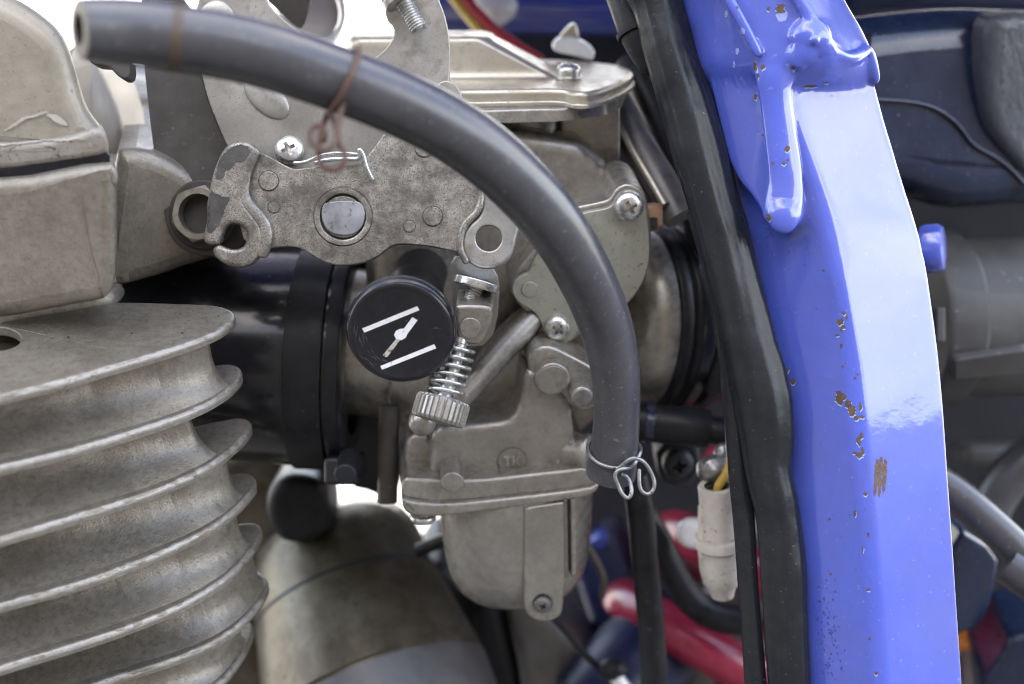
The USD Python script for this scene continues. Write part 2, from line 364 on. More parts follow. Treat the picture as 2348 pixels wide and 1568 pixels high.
mat('loom_sleeve', (.005, .006, .008), (.010, .011, .012), 60, .0, .28, .06, spec=.42, bump=.00016, bscale=170, spots=(.16, .15, .135), sscale=1100, samt=.02)
mat('black_gloss', (.005, .005, .007), (.009, .009, .011), 120, .0, .24, .06, spec=.35, coat=.5, coat_rough=.08, bump=.00002, bscale=500, spots=(.04, .04, .042), sscale=350, samt=.1)
mat('black_plastic', (.004, .008, .022), (.008, .014, .034), 40, .0, .22, .08, spec=.5, coat=.5, coat_rough=.12, bump=.00014, bscale=140, spots=(.12, .12, .12), sscale=700, samt=.1)
mat('grey_plastic', (.035, .038, .046), (.07, .074, .085), 60, .0, .4, bump=.0004, bscale=380)
mat('worn_plastic', (.035, .034, .033), (.06, .058, .055), 60, .0, .5, bump=.0001, bscale=300, spots=(.2, .18, .15), sscale=400, samt=.12)
mat('hose_rubber', (.030, .030, .033), (.044, .043, .047), 80, .0, .28, .04, spec=.8, bump=.00005, bscale=400, spots=(.12, .11, .1), sscale=700, samt=.22)
mat('hose_end', (.10, .082, .06), (.15, .125, .095), 200, .0, .6)
mat('hose_bore', (.02, .02, .022), (.03, .03, .032), 200, .0, .6)
mat('rust_band', (.05, .035, .026), (.075, .05, .034), 200, .0, .45)
mat('rusty_wire', (.05, .026, .018), (.11, .06, .042), 500, .2, .5, bump=.0001, bscale=900)
mat('grey_wire', (.22, .22, .22), (.36, .36, .35), 400, .85, .36, spots=(.12, .08, .05), sscale=700, samt=.4)
mat('blue_paint', (.048, .075, .36), (.055, .084, .395), 40, .0, .32, .05, coat=1.0, coat_rough=.05, coat_ior=1.75, bump=.00006, bscale=90, spots=(.13, .14, .36), sscale=600, samt=.12, patch=(.055, .075, .31), pscale=25, pamt=.5)
mat('rust_spot', (.055, .032, .02), (.13, .08, .05), 700, .1, .75, bump=.0002, bscale=900)
mat('primer', (.22, .35, .55), (.26, .4, .6), 600, .0, .5)
mat('grime', (.045, .05, .10), (.07, .075, .17), 300, .0, .6)
mat('white_print', (.72, .72, .72), (.8, .8, .8), 500, .0, .5, spots=(.35, .35, .34), sscale=1200, samt=.35)
mat('worn_print', (.36, .34, .28), (.5, .48, .42), 700, .0, .55, spots=(.05, .05, .05), sscale=900, samt=.7)
mat('white_plastic', (.50, .46, .40), (.64, .60, .54), 160, .0, .45, spots=(.2, .16, .1), sscale=500, samt=.35, bump=.00004)
mat('yellow_wire', (.45, .3, .05), (.55, .38, .08), 200, .0, .45)
mat('red_wire', (.3, .02, .03), (.4, .03, .04), 200, .0, .45)
mat('red_spring', (.22, .012, .035), (.30, .018, .05), 80, .0, .32, coat=.6, coat_rough=.1)
mat('chrome', (.75, .75, .76), (.85, .85, .86), 100, 1.0, .12)
mat('white_ring', (.7, .7, .7), (.78, .78, .78), 100, .2, .3)
mat('pale_casting', (.42, .39, .35), (.52, .49, .44), 80, .4, .5, bump=.00008)
mat('brown_part', (.3, .17, .1), (.4, .24, .15), 100, .0, .5)
mat('orange_part', (.55, .18, .02), (.65, .24, .03), 100, .0, .4)
mat('dark_engine', (.006, .007, .010), (.012, .013, .018), 40, .0, .5, bump=.0004, bscale=60)
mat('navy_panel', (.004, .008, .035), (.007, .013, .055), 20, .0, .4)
mat('concrete', (.46, .43, .39), (.58, .55, .5), 3, .0, .8, bump=.002, bscale=60, spots=(.36, .34, .3), sscale=25, samt=.4)
mat('asphalt', (.022, .021, .020), (.034, .033, .031), 30, .0, .85, bump=.003, bscale=150)
mat('plaster_wall', (.026, .020, .015), (.038, .030, .023), 4, .0, .85, bump=.002, bscale=80)
mat('grime_blue', (.03, .042, .17), (.045, .06, .22), 400, .0, .55)
mat('pale_scuff', (.20, .24, .5), (.28, .32, .58), 500, .0, .5)
mat('knob_scuff', (.035, .036, .04), (.06, .062, .066), 700, .0, .5)
mat('oil_speck', (.02, .018, .015), (.04, .035, .03), 700, .0, .4)
# ================================================================== ground
def ground_sheet(x0, x1, y0, y1, z=0.0):
    gv = np.array([[x0, y0, z], [x1, y0, z], [x1, y1, z], [x0, y1, z]]) - np.array([0, 0, HEIGHT])
    return (gv @ RC) * 1000, np.array([[0, 1, 2], [0, 2, 3]])
Thing('ground', 'pale sunlit concrete ground glimpsed through the gaps behind the engine', 'ground', kind='structure', mesh=ground_sheet(-60, 60, .55, 60), mat='concrete', smooth=False)
Thing('road', 'dark asphalt the motorcycle stands on, outside the picture', 'road', kind='structure', mesh=ground_sheet(-60, 60, -60, .55), mat='asphalt', smooth=False)

def wall_box(x0, x1, y, h): q = box([0, 0, 0], (x1 - x0, 200, h)); return (q[0] + np.array([(x0 + x1) / 2, y, h / 2 - HEIGHT * 1000])) @ RC, q[1]
Thing('house_wall', 'brown plastered house wall behind the photographer, outside the picture', 'wall', mesh=wall_box(-11000, 2300, -2500, 3200), mat='plaster_wall', smooth=False)
Thing('garden_wall', 'lower brown garden wall beside the house, outside the picture', 'wall', mesh=wall_box(2310, 16000, -2500, 1500), mat='plaster_wall', smooth=False)

# ================================================================== engine cylinder with its fins
eng = Thing('engine_cylinder', 'grey cast engine cylinder with curved cooling fins and a flaking top cover, left edge', 'engine cylinder')
A, T, B = P(0, 908, -44), P(541, 726, 0), P(265, 690, 7)
NF = unit(np.cross(A - T, B - T)); NF = NF if NF[2] > 0 else -NF
FINS = [
 [(-800, 975), (-450, 990), (-150, 945), (0, 908), (150, 872), (262, 838), (380, 805), (487, 768), (528, 742), (541, 726), (535, 712), (510, 702), (480, 697), (265, 690), (100, 692), (-800, 700)],
 [(-800, 1138), (-450, 1153), (-150, 1108), (0, 1070), (150, 1035), (300, 992), (449, 940), (520, 900), (552, 868), (557, 850), (545, 836), (515, 832), (400, 850), (-800, 890)],
 [(-800, 1305), (-450, 1320), (-150, 1275), (0, 1235), (225, 1168), (374, 1119), (480, 1070), (550, 1015), (578, 982), (577, 966), (560, 957), (530, 957), (400, 985), (-800, 1050)],
 [(-800, 1460), (-450, 1475), (-150, 1430), (0, 1385), (150, 1348), (300, 1295), (449, 1231), (535, 1175), (582, 1124), (591, 1103), (578, 1085), (545, 1080), (400, 1110), (-800, 1200)],
 [(-800, 1615), (-450, 1630), (-150, 1585), (0, 1530), (225, 1463), (374, 1408), (487, 1350), (561, 1288), (598, 1230), (602, 1212), (588, 1197), (550, 1197), (400, 1230), (-800, 1340)],
 [(-800, 1730), (-450, 1745), (-150, 1700), (0, 1640), (262, 1553), (412, 1508), (524, 1456), (594, 1388), (617, 1345), (614, 1325), (595, 1308), (560, 1305), (400, 1340), (-800, 1480)],
 [(-800, 1850), (-450, 1865), (-150, 1820), (200, 1710), (400, 1640), (513, 1560), (554, 1507), (576, 1462), (582, 1436), (570, 1420), (540, 1420), (350, 1470), (-800, 1600)]]
TIPS = [(541, 726), (557, 852), (579, 973), (590, 1103), (602, 1214), (617, 1335), (581, 1440)]
uF, vF = plane_frame(np.zeros(3), NF)
fin_pts = []
for i, (o, t) in enumerate(zip(FINS, TIPS)):
    O = P(t[0], t[1], 7.0 * i)
    q = chaikin(np.array([on_plane(a, b, O, NF) - O for a, b in o]) @ np.stack([uF, vF], 1), 2)
    hole = []
    if i == 0: 
        hole = [np.array([on_plane(a, b, O, NF) - O for a, b in circ(-6, 776, 27, 24, 54)]) @ np.stack([uF, vF], 1)]
        hc_ = on_plane(-6, 776, O, NF); eng.part('bolt_recess', lathe([(0, -6), (9.5, -6), (9.5, -2.5)], hc_, NF, 30), 'olive_alloy', smooth=40)
    m = slab2(q, hole, O, uF, vF, -NF, 2.7, 1.0, step=1.6, segs=4)
    m = rough(finer(m, 4.5), .10, .3, seed=i)
    fin = eng.part('cooling_fin', m, 'cast_aluminium', smooth=60)
    fin_pts.append((O, q))
    # the rounded, worn rim of the fin: bare metal
    ring = resample_ring(q, 1.5); n2 = ring_normals(ring if area2(ring) > 0 else ring[::-1]); ring = ring if area2(ring) > 0 else ring[::-1]
    path3 = O + (ring + n2 * 1.05)[:, :1] * uF + (ring + n2 * 1.05)[:, 1:] * vF - NF * 1.25
    py = np.array([CY - p[2] / ((D + p[1]) / F) for p in path3]); px = np.array([CX + p[0] / ((D + p[1]) / F) for p in path3])
    front = ((n2 @ np.array([uF[1], vF[1]]) > 0.15) & (px > -60))
    idx = np.where(front)[0]
    if len(idx):
        br = np.where(np.diff(idx) > 1)[0]
        if len(br): idx = np.concatenate([idx[br[0] + 1:], idx[:br[0] + 1]])
        rim = tube(path3[idx], 1.2, 12, rb=1.3, up=NF, cap='round')
        fin.part('worn_rim', rough(rough(rim, .28, .5, seed=20 + i), .10, 1.3, seed=40 + i), 'bare_edge', smooth=60)
# core of the cylinder and the little posts that tie the fins together near their tips
for i in range(6):
    Oa, qa = fin_pts[i]; Ob, qb = fin_pts[i + 1]; H = abs(np.dot(Ob - Oa, NF))
    lowq = sg.Polygon(qb); rq_ = resample_ring(qb, 1.5); rq_ = rq_ if area2(rq_) > 0 else rq_[::-1]; nq_ = ring_normals(rq_)
    for _ in range(3): nq_ = unit_rows(nq_ + np.roll(nq_, 1, 0) + np.roll(nq_, -1, 0))
    p3_ = Ob + rq_[:, :1] * uF + rq_[:, 1:] * vF; pxq_ = CX + p3_[:, 0] * F / (D + p3_[:, 1])
    w_ = np.interp(pxq_ + 541 - TIPS[i + 1][0], [0, 250, 400, 480, 541], [18.5, 16.0, 11.5, 7.0, 3.8])
    inner = sg.Polygon(rq_ + nq_ * w_[:, None]).buffer(0)
    inner = max(getattr(inner, 'geoms', [inner]), key=lambda g_: g_.area).intersection(lowq.buffer(-3.2)).buffer(-2.2).buffer(2.2)
    c_ = resample_ring(np.array(max(getattr(inner, 'geoms', [inner]), key=lambda g_: g_.area).exterior.coords)[:-1], 2.0)
    c_ = c_ if area2(c_) > 0 else c_[::-1]
    rimline = lowq.buffer(-1.2).exterior; tgt = np.array([rimline.interpolate(rimline.project(sg.Point(*p_))).coords[0] for p_ in c_])
    sl_ = (Ob - Oa) + NF * H; rings_ = []
    for t_ in np.linspace(0.06, 1.0, 18):
        fl_ = min(1.0, 1.0 * math.exp(-(1 - t_) / .20) + .08 * math.exp(-t_ / .1))
        r_ = c_ + (tgt - c_) * fl_
        rings_.append(Ob - NF * .5 - sl_ * (1 - t_) + r_[:, :1] * uF + r_[:, 1:] * vF + NF * H * (1 - t_))
    eng.part('fin_valley', rough(loft(rings_[::-1], cap=False), .1, .4, 120 + i), 'cast_aluminium', smooth=70)
fin0 = eng.kids[1] if eng.kids[0].name == 'bolt_recess' else eng.kids[0]
for k, (x_, y_, r_) in enumerate([(157, 773, 3.2), (110, 782, 2), (232, 770, 2), (162, 807, 1.8), (302, 764, 3), (330, 777, 1.8), (395, 767, 1.6), (418, 763, 3.2), (414, 720, 2.4), (326, 720, 1.8), (280, 724, 1.8), (320, 734, 2.2), (275, 730, 2), (432, 734, 1.8), (501, 724, 2.4), (442, 713, 1.8), (90, 796, 2), (140, 818, 1.4)]):
    fin0.part('oil_speck', decal(fin0.mesh, np.array(circ(x_, y_, r_ * .7, 8, r_ * 1.1)), .06, 4), 'oil_speck', smooth=False)
# head casting above the fins
wall = fslab([(-700, 430), (0, 418), (258, 366), (269, 395), (270, 560), (268, 640), (252, 680), (228, 694), (150, 705), (0, 735), (-700, 770)], (120, 560, -24), NV(-6), 40, 4.5, sm=1, segs=5, w=unit([-.36, 1, .22]))
eng.part('head_wall', rough(finer(wall, 6.0), .12, .2, 31), 'cast_aluminium', smooth=50)
band = fslab([(-700, 425), (0, 424), (256, 378), (270, 392), (272, 418), (262, 430), (190, 442), (180, 446), (172, 455), (0, 482), (-700, 505)], (120, 440, -28.6), NV(-6), 40, 1.6, sm=1, segs=4, w=unit([-.36, 1, .22]))
eng.part('head_flange', rough(finer(band, 5.0), .14, .3, 33), 'bare_cover', smooth=50)
fil = spline([on_plane(a, b, fin_pts[0][0] + NF * .8, NF) for a, b in [(-100, 752), (0, 727), (120, 705), (215, 690), (250, 682), (268, 664)]], 30)
eng.part('wall_fillet', rough(tube(fil, 2.6, 14, rb=2.0), .1, .5, 36), 'cast_aluminium', smooth=60)
seam = decal(join(wall, band), wobble([(182, 452), (186, 452), (203, 560), (226, 640), (240, 690), (235, 690), (222, 642), (199, 562)], .2, 1, 3), .25)
eng.part('casting_seam', seam, 'cast_aluminium', smooth=False)
gas = fslab([(-700, 470), (0, 388), (246, 350), (252, 358), (252, 384), (248, 392), (0, 430), (-700, 520)], (120, 395, -26.4), NV(-6), 40, .4, sm=0, w=unit([-.36, 1, .22]))
eng.part('gasket', gas, 'black_rubber', smooth=40)
cov_l = fslab([(-700, 335), (0, 332), (150, 318), (232, 288), (248, 318), (251, 342), (246, 356), (170, 369), (0, 392), (-700, 412)], (120, 350, -29.0), NV(-6), 40, 1.8, sm=1, segs=4, w=unit([-.36, 1, .22]))
eng.part('cover_flange', rough(finer(cov_l, 4.0), .16, .35, 37), 'bare_cover', smooth=50)
cov = fslab([(-700, -60), (-20, -30), (40, -4), (95, 32), (138, 70), (160, 118), (176, 180), (198, 250), (222, 284), (236, 300), (240, 350), (100, 365), (-700, 385)], (80, 200, -26.0), NV(-6, 10), 40, 7.0, sm=2, segs=7, w=unit([-.36, 1, .22]))
cov = rough(finer(cov, 5), .2, .15, 39)
top = eng.part('top_cover', cov, 'painted_cover', smooth=60)
# the paint has lifted: a loose lip and a long ragged edge
lip = decal(join(cov, cov_l), wobble([(-60, 318), (0, 336), (15, 333), (55, 330), (110, 322), (150, 324), (176, 318), (205, 322), (214, 340), (212, 356), (206, 322), (180, 314), (150, 319), (100, 317), (50, 325), (0, 331)], 1.1, 1, 5), .5, 5)
top.part('paint_edge', lip, 'paint_edge', smooth=False)
for k, pts in enumerate([[(8, 300), (14, 295), (40, 278), (52, 268), (80, 263), (98, 256), (116, 256), (96, 262), (82, 268), (58, 272), (44, 283), (18, 298)], [(104, 262), (120, 259), (140, 268), (156, 284), (152, 290), (136, 284), (118, 274)]]):
    top.part('paint_flake', decal(cov, wobble(pts, .7, 1, 8 + k), .55, 4), 'paint_edge', smooth=False)
# intake side of the head, brown and shaded
port = fslab([(250, 350), (330, 345), (400, 372), (470, 420), (520, 480), (525, 585), (462, 606), (420, 618), (380, 634), (300, 656), (245, 668)], (380, 520, 14), NV(14), 40, 5, sm=1, segs=5)
eng.part('intake_boss', rough(finer(port, 3.5), .15, .3, 41), 'cast_aluminium', smooth=50)

eng.part('intake_neck', fslab([(380, 380), (860, 380), (870, 640), (700, 660), (400, 680)], (620, 540, 92), NV(), 20, 4, sm=1), 'dark_bracket', smooth=45)
# ================================================================== pale castings behind, top left
far = Thing('rear_casting', 'pale blurred aluminium casting with round bosses behind the top cover', 'engine casting')
far.part('casting_body', lathe(rounded(27, -12, 24, 5), P(262, 490, 60), UP, 56), 'pale_casting')
far.part('shoulder', fslab([(150, 60), (205, 150), (250, 240), (268, 300), (275, 360), (250, 380), (150, 380)], (220, 240, 30), NV(), 30, 8, sm=2, segs=5), 'pale_casting', smooth=50)
far.part('boss', lathe(rounded(11.5, -6, 10, 2), P(298, 318, 78), UP, 40), 'white_ring')
far.part('boss', lathe(rounded(8, 0, 14, 2), P(330, 278, 92), UP, 40), 'pale_casting')
far.part('pipe', tube(spline(PP([(200, 190, 70), (250, 180, 74), (320, 186, 80), (420, 200, 90)]), 24), 6.5, 18), 'white_ring')
far.part('lug', fslab([(200, 130), (295, 130), (298, 172), (284, 182), (266, 172), (250, 150), (210, 148)], (260, 160, -8), NCAM, 6, .5, sm=1), 'dark_bracket', label='small dark lug under the hose')

# ================================================================== dark bracket with its hollow nut
brk = Thing('engine_bracket', 'dark steel bracket with a large hollow bolt, behind the throttle lever', 'bracket')
brk.part('plate', fslab([(322, -40), (326, 100), (331, 170), (350, 337), (367, 441), (382, 524), (400, 556), (425, 576), (470, 588), (560, 592), (580, 400), (520, 330), (486, 254), (464, 183), (420, -40)], (420, 380, 12), NCAM, 4, .5, sm=1), 'dark_bracket', smooth=40)
O = P(468, 492, 12); ax = unit([-.12, -1, -.05])
brk.part('washer', lathe([(6.0, 0)] + rounded(10.6, 0, 2.0, .9)[1:-1] + [(6.0, 2.0)], O, ax, 48), 'dark_bracket', smooth=40)
brk.part('nut', placed(hexnut(8.8, 4.0, 6.0), O + ax * 1.4, ax, [1, 0, .3]), 'cast_aluminium', smooth=30)
brk.part('bore', lathe([(0, .2), (6.0, .2)], O + ax * 1.0, ax, 30), 'dark_bracket', smooth=False)

# ================================================================== carburettor
carb = Thing('carburettor', 'grey motorcycle carburettor with black choke knob, throttle lever and float bowl', 'carburettor')
# --- lid
NL = unit(UP + np.array([.0, 0, 0])); OL = P(1180, 206, 20)
uL, vL = plane_frame(OL, NL)
def onL(pts, h=0): return np.array([on_plane(a, b, OL + NL * h, NL) - OL for a, b in pts]) @ np.stack([uL, vL], 1)
lid_o = chaikin(onL([(780, 216), (1000, 208), (1180, 206), (1290, 204), (1325, 213), (1362, 210), (1420, 190), (1450, 172), (1452, 160), (1425, 148), (1330, 138), (1240, 134), (980, 134), (780, 140)]), 1)
lid = carb.part('lid', slab2(lid_o, [], OL, uL, vL, -NL, 4.6, 1.5, step=2, segs=5), 'lid_zinc', smooth=50)
lip2 = chaikin(onL([(780, 222), (1000, 213), (1180, 210), (1290, 208), (1322, 217), (1364, 214), (1424, 193), (1454, 173), (1456, 160), (1430, 150), (1330, 138), (1000, 138), (780, 142)]), 1)
lid.part('rolled_edge', slab2(lip2, [], OL - NL * 3.0, uL, vL, -NL, 1.5, .7, step=2, segs=4), 'lid_zinc', smooth=50)
b0 = onL([(800, 180), (1265, 176), (1270, 150), (800, 150)]); xs = [b0[:, 0].min(), b0[:, 0].max()]; ys = [b0[:, 1].min() + 0.2, b0[:, 1].min() + 14]
def rrect(x0, x1, y0, y1, r, h):
    p = []
    for cx_, cy_, a0 in ((x1 - r, y1 - r, 0), (x0 + r, y1 - r, 90), (x0 + r, y0 + r, 180), (x1 - r, y0 + r, 270)):
        for k in range(9):
            a = math.radians(a0 + 90 * k / 8); p.append((cx_ + r * math.cos(a), cy_ + r * math.sin(a)))
    p = np.array(p); return OL + p[:, :1] * uL + p[:, 1:] * vL + h * NL
xr = xs[1]; x0 = xs[0]
dome = [rrect(x0, xr + 1.5, ys[0] - 1.5, ys[1] + 12, 3, -.2), rrect(x0 + .3, xr + .3, ys[0] - .4, ys[1] + 12, 3, .3), rrect(x0 + .8, xr - 1.8, ys[0] + .4, ys[1] + 11, 3.5, 1.5)]
for s in np.linspace(.15, .95, 6): dome.append(rrect(x0 + 1 + 2 * s, xr - 2.6 - 18.5 * s, ys[0] + .6 + 1.6 * s, ys[1] + 11 - 2 * s, 3.5 + 1.5 * s, 1.5 + 10.0 * s))
for ins, h in ((.5, 12.1), (1.3, 12.5), (2.6, 12.7), (4.5, 12.75)): dome.append(rrect(x0 + 3 + ins, xr - 20.6 - ins * 1.5, ys[0] + 2.1 + ins, ys[1] + 9 - ins, 5 - ins * .3, h))
lid.part('raised_dome', loft(dome), 'lid_zinc', smooth=60)
sO = on_plane(1303, 181, OL, NL)
sc = lid.part('screw', screw_head(sO + NL * 2.4, unit(NL + np.array([.03, -.10, 0])), 3.9, 10), 'bright_zinc', smooth=30)
sc.part('shank', lathe(rounded(3.9, 0, 2.6, .3), sO, NL, 36), 'bright_zinc', smooth=40)
lid.part('screw_washer', lathe(rounded(4.3, 0, 1.2, .35), sO, NL, 36), 'bright_zinc', smooth=40)
# --- body below the lid
cap_o = chaikin(onL([(780, 230), (1000, 222), (1180, 216), (1300, 214), (1420, 196), (1440, 160), (1000, 150), (780, 150)]), 1)
carb.part('body_flange', slab2(cap_o, [], OL - NL * 4.6, uL, vL, -NL, 4.0, .8, step=2.5), 'carb_alloy', smooth=45)
carb.part('vacuum_chamber', lathe([(0, 0), (19, 0), (19, 34), (0, 34)], P(1180, 235, 48) - UP * 36, UP, 64), 'carb_alloy', smooth=40)
carb.part('chamber_wall', fslab([(1285, 250), (1422, 240), (1422, 400), (1380, 420), (1285, 420)], (1350, 330, 40), NV(6), 24, 1.0, sm=0), 'carb_alloy', smooth=40)
carb.part('body', fslab([(860, 300), (1300, 300), (1420, 400), (1440, 640), (1420, 800), (1380, 1000), (1180, 1010), (1000, 990), (860, 960), (838, 850), (838, 500)], (1100, 700, 44), NV(4), 40, 5, sm=1, segs=4), 'carb_alloy', smooth=50)
arm_o = tube(PP([(1060, 905, 22), (1235, 715, 30)]), 4.0, 20, cap='round')
carb.part('cross_tube', arm_o, 'carb_alloy', smooth=50)
carb.part('web_panel', fslab([(1085, 830), (1205, 715), (1235, 730), (1205, 860), (1195, 930), (1170, 965), (1060, 968)], (1150, 870, 38), NV(), 10, .8, sm=1), 'carb_alloy', smooth=40)
# spigots left and right
axL = unit([-1, -.05, .10])
carb.part('intake_spigot', lathe([(20, 0), (27, 1), (27, 13), (25, 14), (25, 34)], P(1000, 800, 62), axL, 64), 'carb_alloy', smooth=40)
axR = unit([1, .34, .02]); OR = P(1400, 730, 70)
bell = carb.part('bell_mouth', lathe([(14, -4), (20, -2), (27, 0), (30, 3), (31.5, 6), (32.3, 9), (32.3, 11), (30.5, 12), (30.5, 30)], OR, axR, 72), 'carb_alloy', smooth=50)
# --- side cover plate
plate = fslab([(1300, 500), (1345, 486), (1385, 480), (1405, 472), (1416, 448), (1440, 434), (1468, 444), (1478, 470), (1486, 520), (1490, 570), (1487, 610), (1468, 660), (1440, 695), (1405, 720), (1350, 715), (1335, 745), (1310, 783), (1278, 790), (1248, 775), (1240, 735), (1217, 708), (1190, 696), (1173, 672), (1175, 647), (1195, 632), (1214, 626), (1228, 592), (1262, 545)], (1300, 640, 20), NV(4, -4), 2.0, .35, sm=2)
cvp = carb.part('side_cover', plate, 'yellow_zinc', smooth=40)
carb.part('cover_seat', fslab([(1300, 480), (1345, 470), (1385, 462), (1400, 455), (1412, 432), (1440, 420), (1475, 435), (1486, 470), (1495, 560), (1490, 620), (1440, 705), (1380, 735), (1330, 770), (1280, 800), (1235, 780), (1225, 735), (1170, 680), (1170, 640), (1220, 580)], (1300, 640, 22.6), NV(4, -4), 24, .8, sm=1), 'carb_alloy', smooth=40)
for (x_, y_, r, tn) in ((1441, 473, 34, 30), (1277, 751, 30, 55)):
    o = on_plane(x_, y_, P(1300, 640, 19), NV(4, -4)); cvp.part('screw', screw_head(o, unit(NV(4, 0) + np.array([.0, 0, .06])), r * K(19), tn), 'bright_zinc', smooth=30)
o = on_plane(1214, 663, P(1300, 640, 20), NV(4, -4)); cvp.part('pressed_stud', lathe(rounded(2.6, -1, .35, .25), o, NV(4, -4), 28), 'yellow_zinc', smooth=40)
carb.part('screw_boss', tube([P(1441, 470, 24), P(1415, 415, 64)], 5.2, 28), 'carb_alloy', smooth=45)
carb.part('screw_boss', tube([P(1410, 470, 24), P(1370, 400, 60)], 5.0, 28), 'carb_alloy', smooth=45)
# --- bosses under the cover
web = fslab([(1205, 830), (1222, 800), (1262, 792), (1320, 820), (1375, 850), (1385, 900), (1362, 940), (1330, 945), (1300, 925), (1262, 915), (1225, 900)], (1300, 870, 23), NV(3), 14, 1.2, sm=2)
bw = carb.part('passage_boss', web, 'carb_alloy', smooth=45)
for x_, y_, r, nm in ((1266, 871, 41, 'plug'), (1334, 911, 25.5, 'plug')):
    ax = unit(NV(6) + np.array([.05, 0, -.03])); o = P(x_, y_, 19)
    bw.part('boss', lathe(rounded(r * K(19), -16, 0, .7), o, ax, 40), 'carb_alloy', smooth=45)
    bw.part(nm, lathe(rounded(r * K(19) * .86, -1, .3, .2), o, ax, 40), 'carb_alloy', smooth=40)
bw.part('bleed_hole', lathe([(0, 0), (.45, 0)], P(1328, 861, 22.8), NV(3), 14), 'black_rubber', smooth=False)
bw.part('boss_arm', tube([P(1250, 862, 32), P(1218, 805, 36)], [5.2, 4.6], 24, cap='round'), 'carb_alloy', smooth=50)
# --- float chamber
NB = NV(6)
blk = fslab([(985, 1105), (985, 1060), (988, 1005), (1000, 986), (1030, 980), (1140, 972), (1172, 962), (1192, 935), (1200, 870), (1212, 845), (1300, 900), (1315, 960), (1322, 1090), (1260, 1105)], (1150, 1050, 30), NB, 30, 2.2, sm=1, segs=5)
up_b = carb.part('chamber_top', blk, 'carb_alloy', smooth=50)
carb.part('chamber_top_back', fslab([(935, 1100), (938, 1020), (945, 985), (1000, 985), (1330, 985), (1350, 1085)], (1150, 1050, 42), NB, 30, 2, sm=1), 'carb_alloy', smooth=45)
f1 = fslab([(920, 1118), (924, 1100), (940, 1096), (1060, 1106), (1300, 1079), (1345, 1074), (1368, 1088), (1370, 1106), (1352, 1116), (1200, 1134), (1020, 1152), (935, 1145), (921, 1135)], (1150, 1110, 26), NB, 44, 1.1, sm=1, segs=4)
carb.part('upper_flange', f1, 'carb_alloy', smooth=50)
f2 = fslab([(919, 1140), (930, 1150), (1020, 1158), (1200, 1140), (1352, 1121), (1366, 1112), (1374, 1112), (1368, 1128), (1345, 1142), (1180, 1164), (1000, 1187), (945, 1184), (924, 1168)], (1150, 1150, 25.5), NB, 44, 1.0, sm=1, segs=4)
carb.part('lower_flange', f2, 'carb_alloy', smooth=50)
carb.part('bowl_gasket', fslab([(930, 1140), (1020, 1152), (1200, 1135), (1355, 1115), (1355, 1124), (1200, 1143), (1020, 1160), (930, 1152)], (1150, 1140, 27.5), NB, 40, .2, sm=0), 'dark_bracket', smooth=False)
up_b.part('rail', fslab([(1068, 1112), (1075, 1100), (1320, 1072), (1332, 1078), (1330, 1086), (1080, 1116)], (1150, 1095, 26.6), NB, 6, .6, sm=1), 'carb_alloy', smooth=45)
ear = carb.part('mounting_ear', fslab([(924, 1108), (926, 1060), (932, 1010), (950, 998), (985, 1000), (1000, 1060), (1000, 1100), (985, 1120)], (955, 1060, 34), NB, 20, 1.4, sm=1, segs=4), 'carb_alloy', smooth=50)
o = P(957, 1090, 31); ear.part('stud', lathe(rounded(1.9, -6, .8, .5), o, NB, 24), 'carb_alloy', smooth=45)
ax = unit(NB + np.array([-.02, 0, -.05])); o = P(1037, 1107, 20)
up_b.part('locating_peg', lathe(rounded(26.5 * K(20), -14, 0, .5), o, ax, 36), 'carb_alloy', smooth=45)
ear.part('bolt_head', lathe(rounded(4.2, -2.5, 0, 1), P(970, 1192, 32), -UP, 24), 'bright_zinc', smooth=45)
# bowl: a rounded tub under the flange
OBm = P(1180, 1150, 56.0); bowl_r = []
N_ = 64; th = 2 * math.pi * np.arange(N_) / N_
xdir = unit(np.cross(UP, NB)) if np.cross(UP, NB)[0] > 0 else unit(np.cross(NB, UP)); ydir = -NB
def bowl_ring(h, kx, ky, ox=0.0, p=2.7):
    c, s = np.cos(th), np.sin(th)
    return OBm + (np.sign(c) * np.abs(c) ** (2 / p) * kx + ox)[:, None] * xdir + (np.sign(s) * np.abs(s) ** (2 / p) * ky)[:, None] * ydir - h * UP
for h, kx, ky, ox in ((-15, 25.6, 26, 0), (-3, 25.6, 26, 0), (4, 25.5, 26, 0), (12, 25.0, 25.6, .1), (18, 24.3, 25, .2), (22.5, 23.2, 24, .1), (26.5, 21.2, 22.5, 0), (29.8, 17.6, 19.5, -.4), (31.8, 12.5, 15, -.6), (32.8, 6, 8, -.8), (33, 1, 1, -.8)):
    bowl_r.append(bowl_ring(h, kx, ky, ox)[::-1])
bowl_m = loft(bowl_r)
bowl = carb.part('float_bowl', bowl_m, 'carb_alloy', smooth=60)
rib = fslab([(1201, 1166), (1202, 1170), (1202, 1200), (1200, 1320), (1203, 1350), (1200, 1380), (1208, 1410), (1232, 1424), (1262, 1424), (1285, 1412), (1290, 1390), (1290, 1350), (1300, 1320), (1299, 1200), (1299, 1155), (1298, 1151)] if True else [(1300, 1320), (1290, 1350), (1290, 1390), (1285, 1412), (1262, 1424), (1232, 1424), (1208, 1410), (1200, 1380), (1203, 1350)], (1250, 1280, 34.1), NV(3, 0), 22, .5, sm=1, holes=[circ(1244, 1384, 19)], segs=4, bevel_holes=1.0)
bowl.part('drain_rib', rib, 'carb_alloy', smooth=45)
bowl.part('edge_strip', fslab([(1200, 1158), (1208, 1158), (1208, 1372), (1200, 1372)], (1205, 1260, 32.7), NV(3, 0), 6, .3, sm=0), 'dark_alloy', smooth=30)
bowl.part('edge_strip', fslab([(1292, 1148), (1300, 1147), (1303, 1322), (1294, 1328)], (1297, 1260, 32.9), NV(3, 0), 6, .3, sm=0), 'dark_alloy', smooth=30)
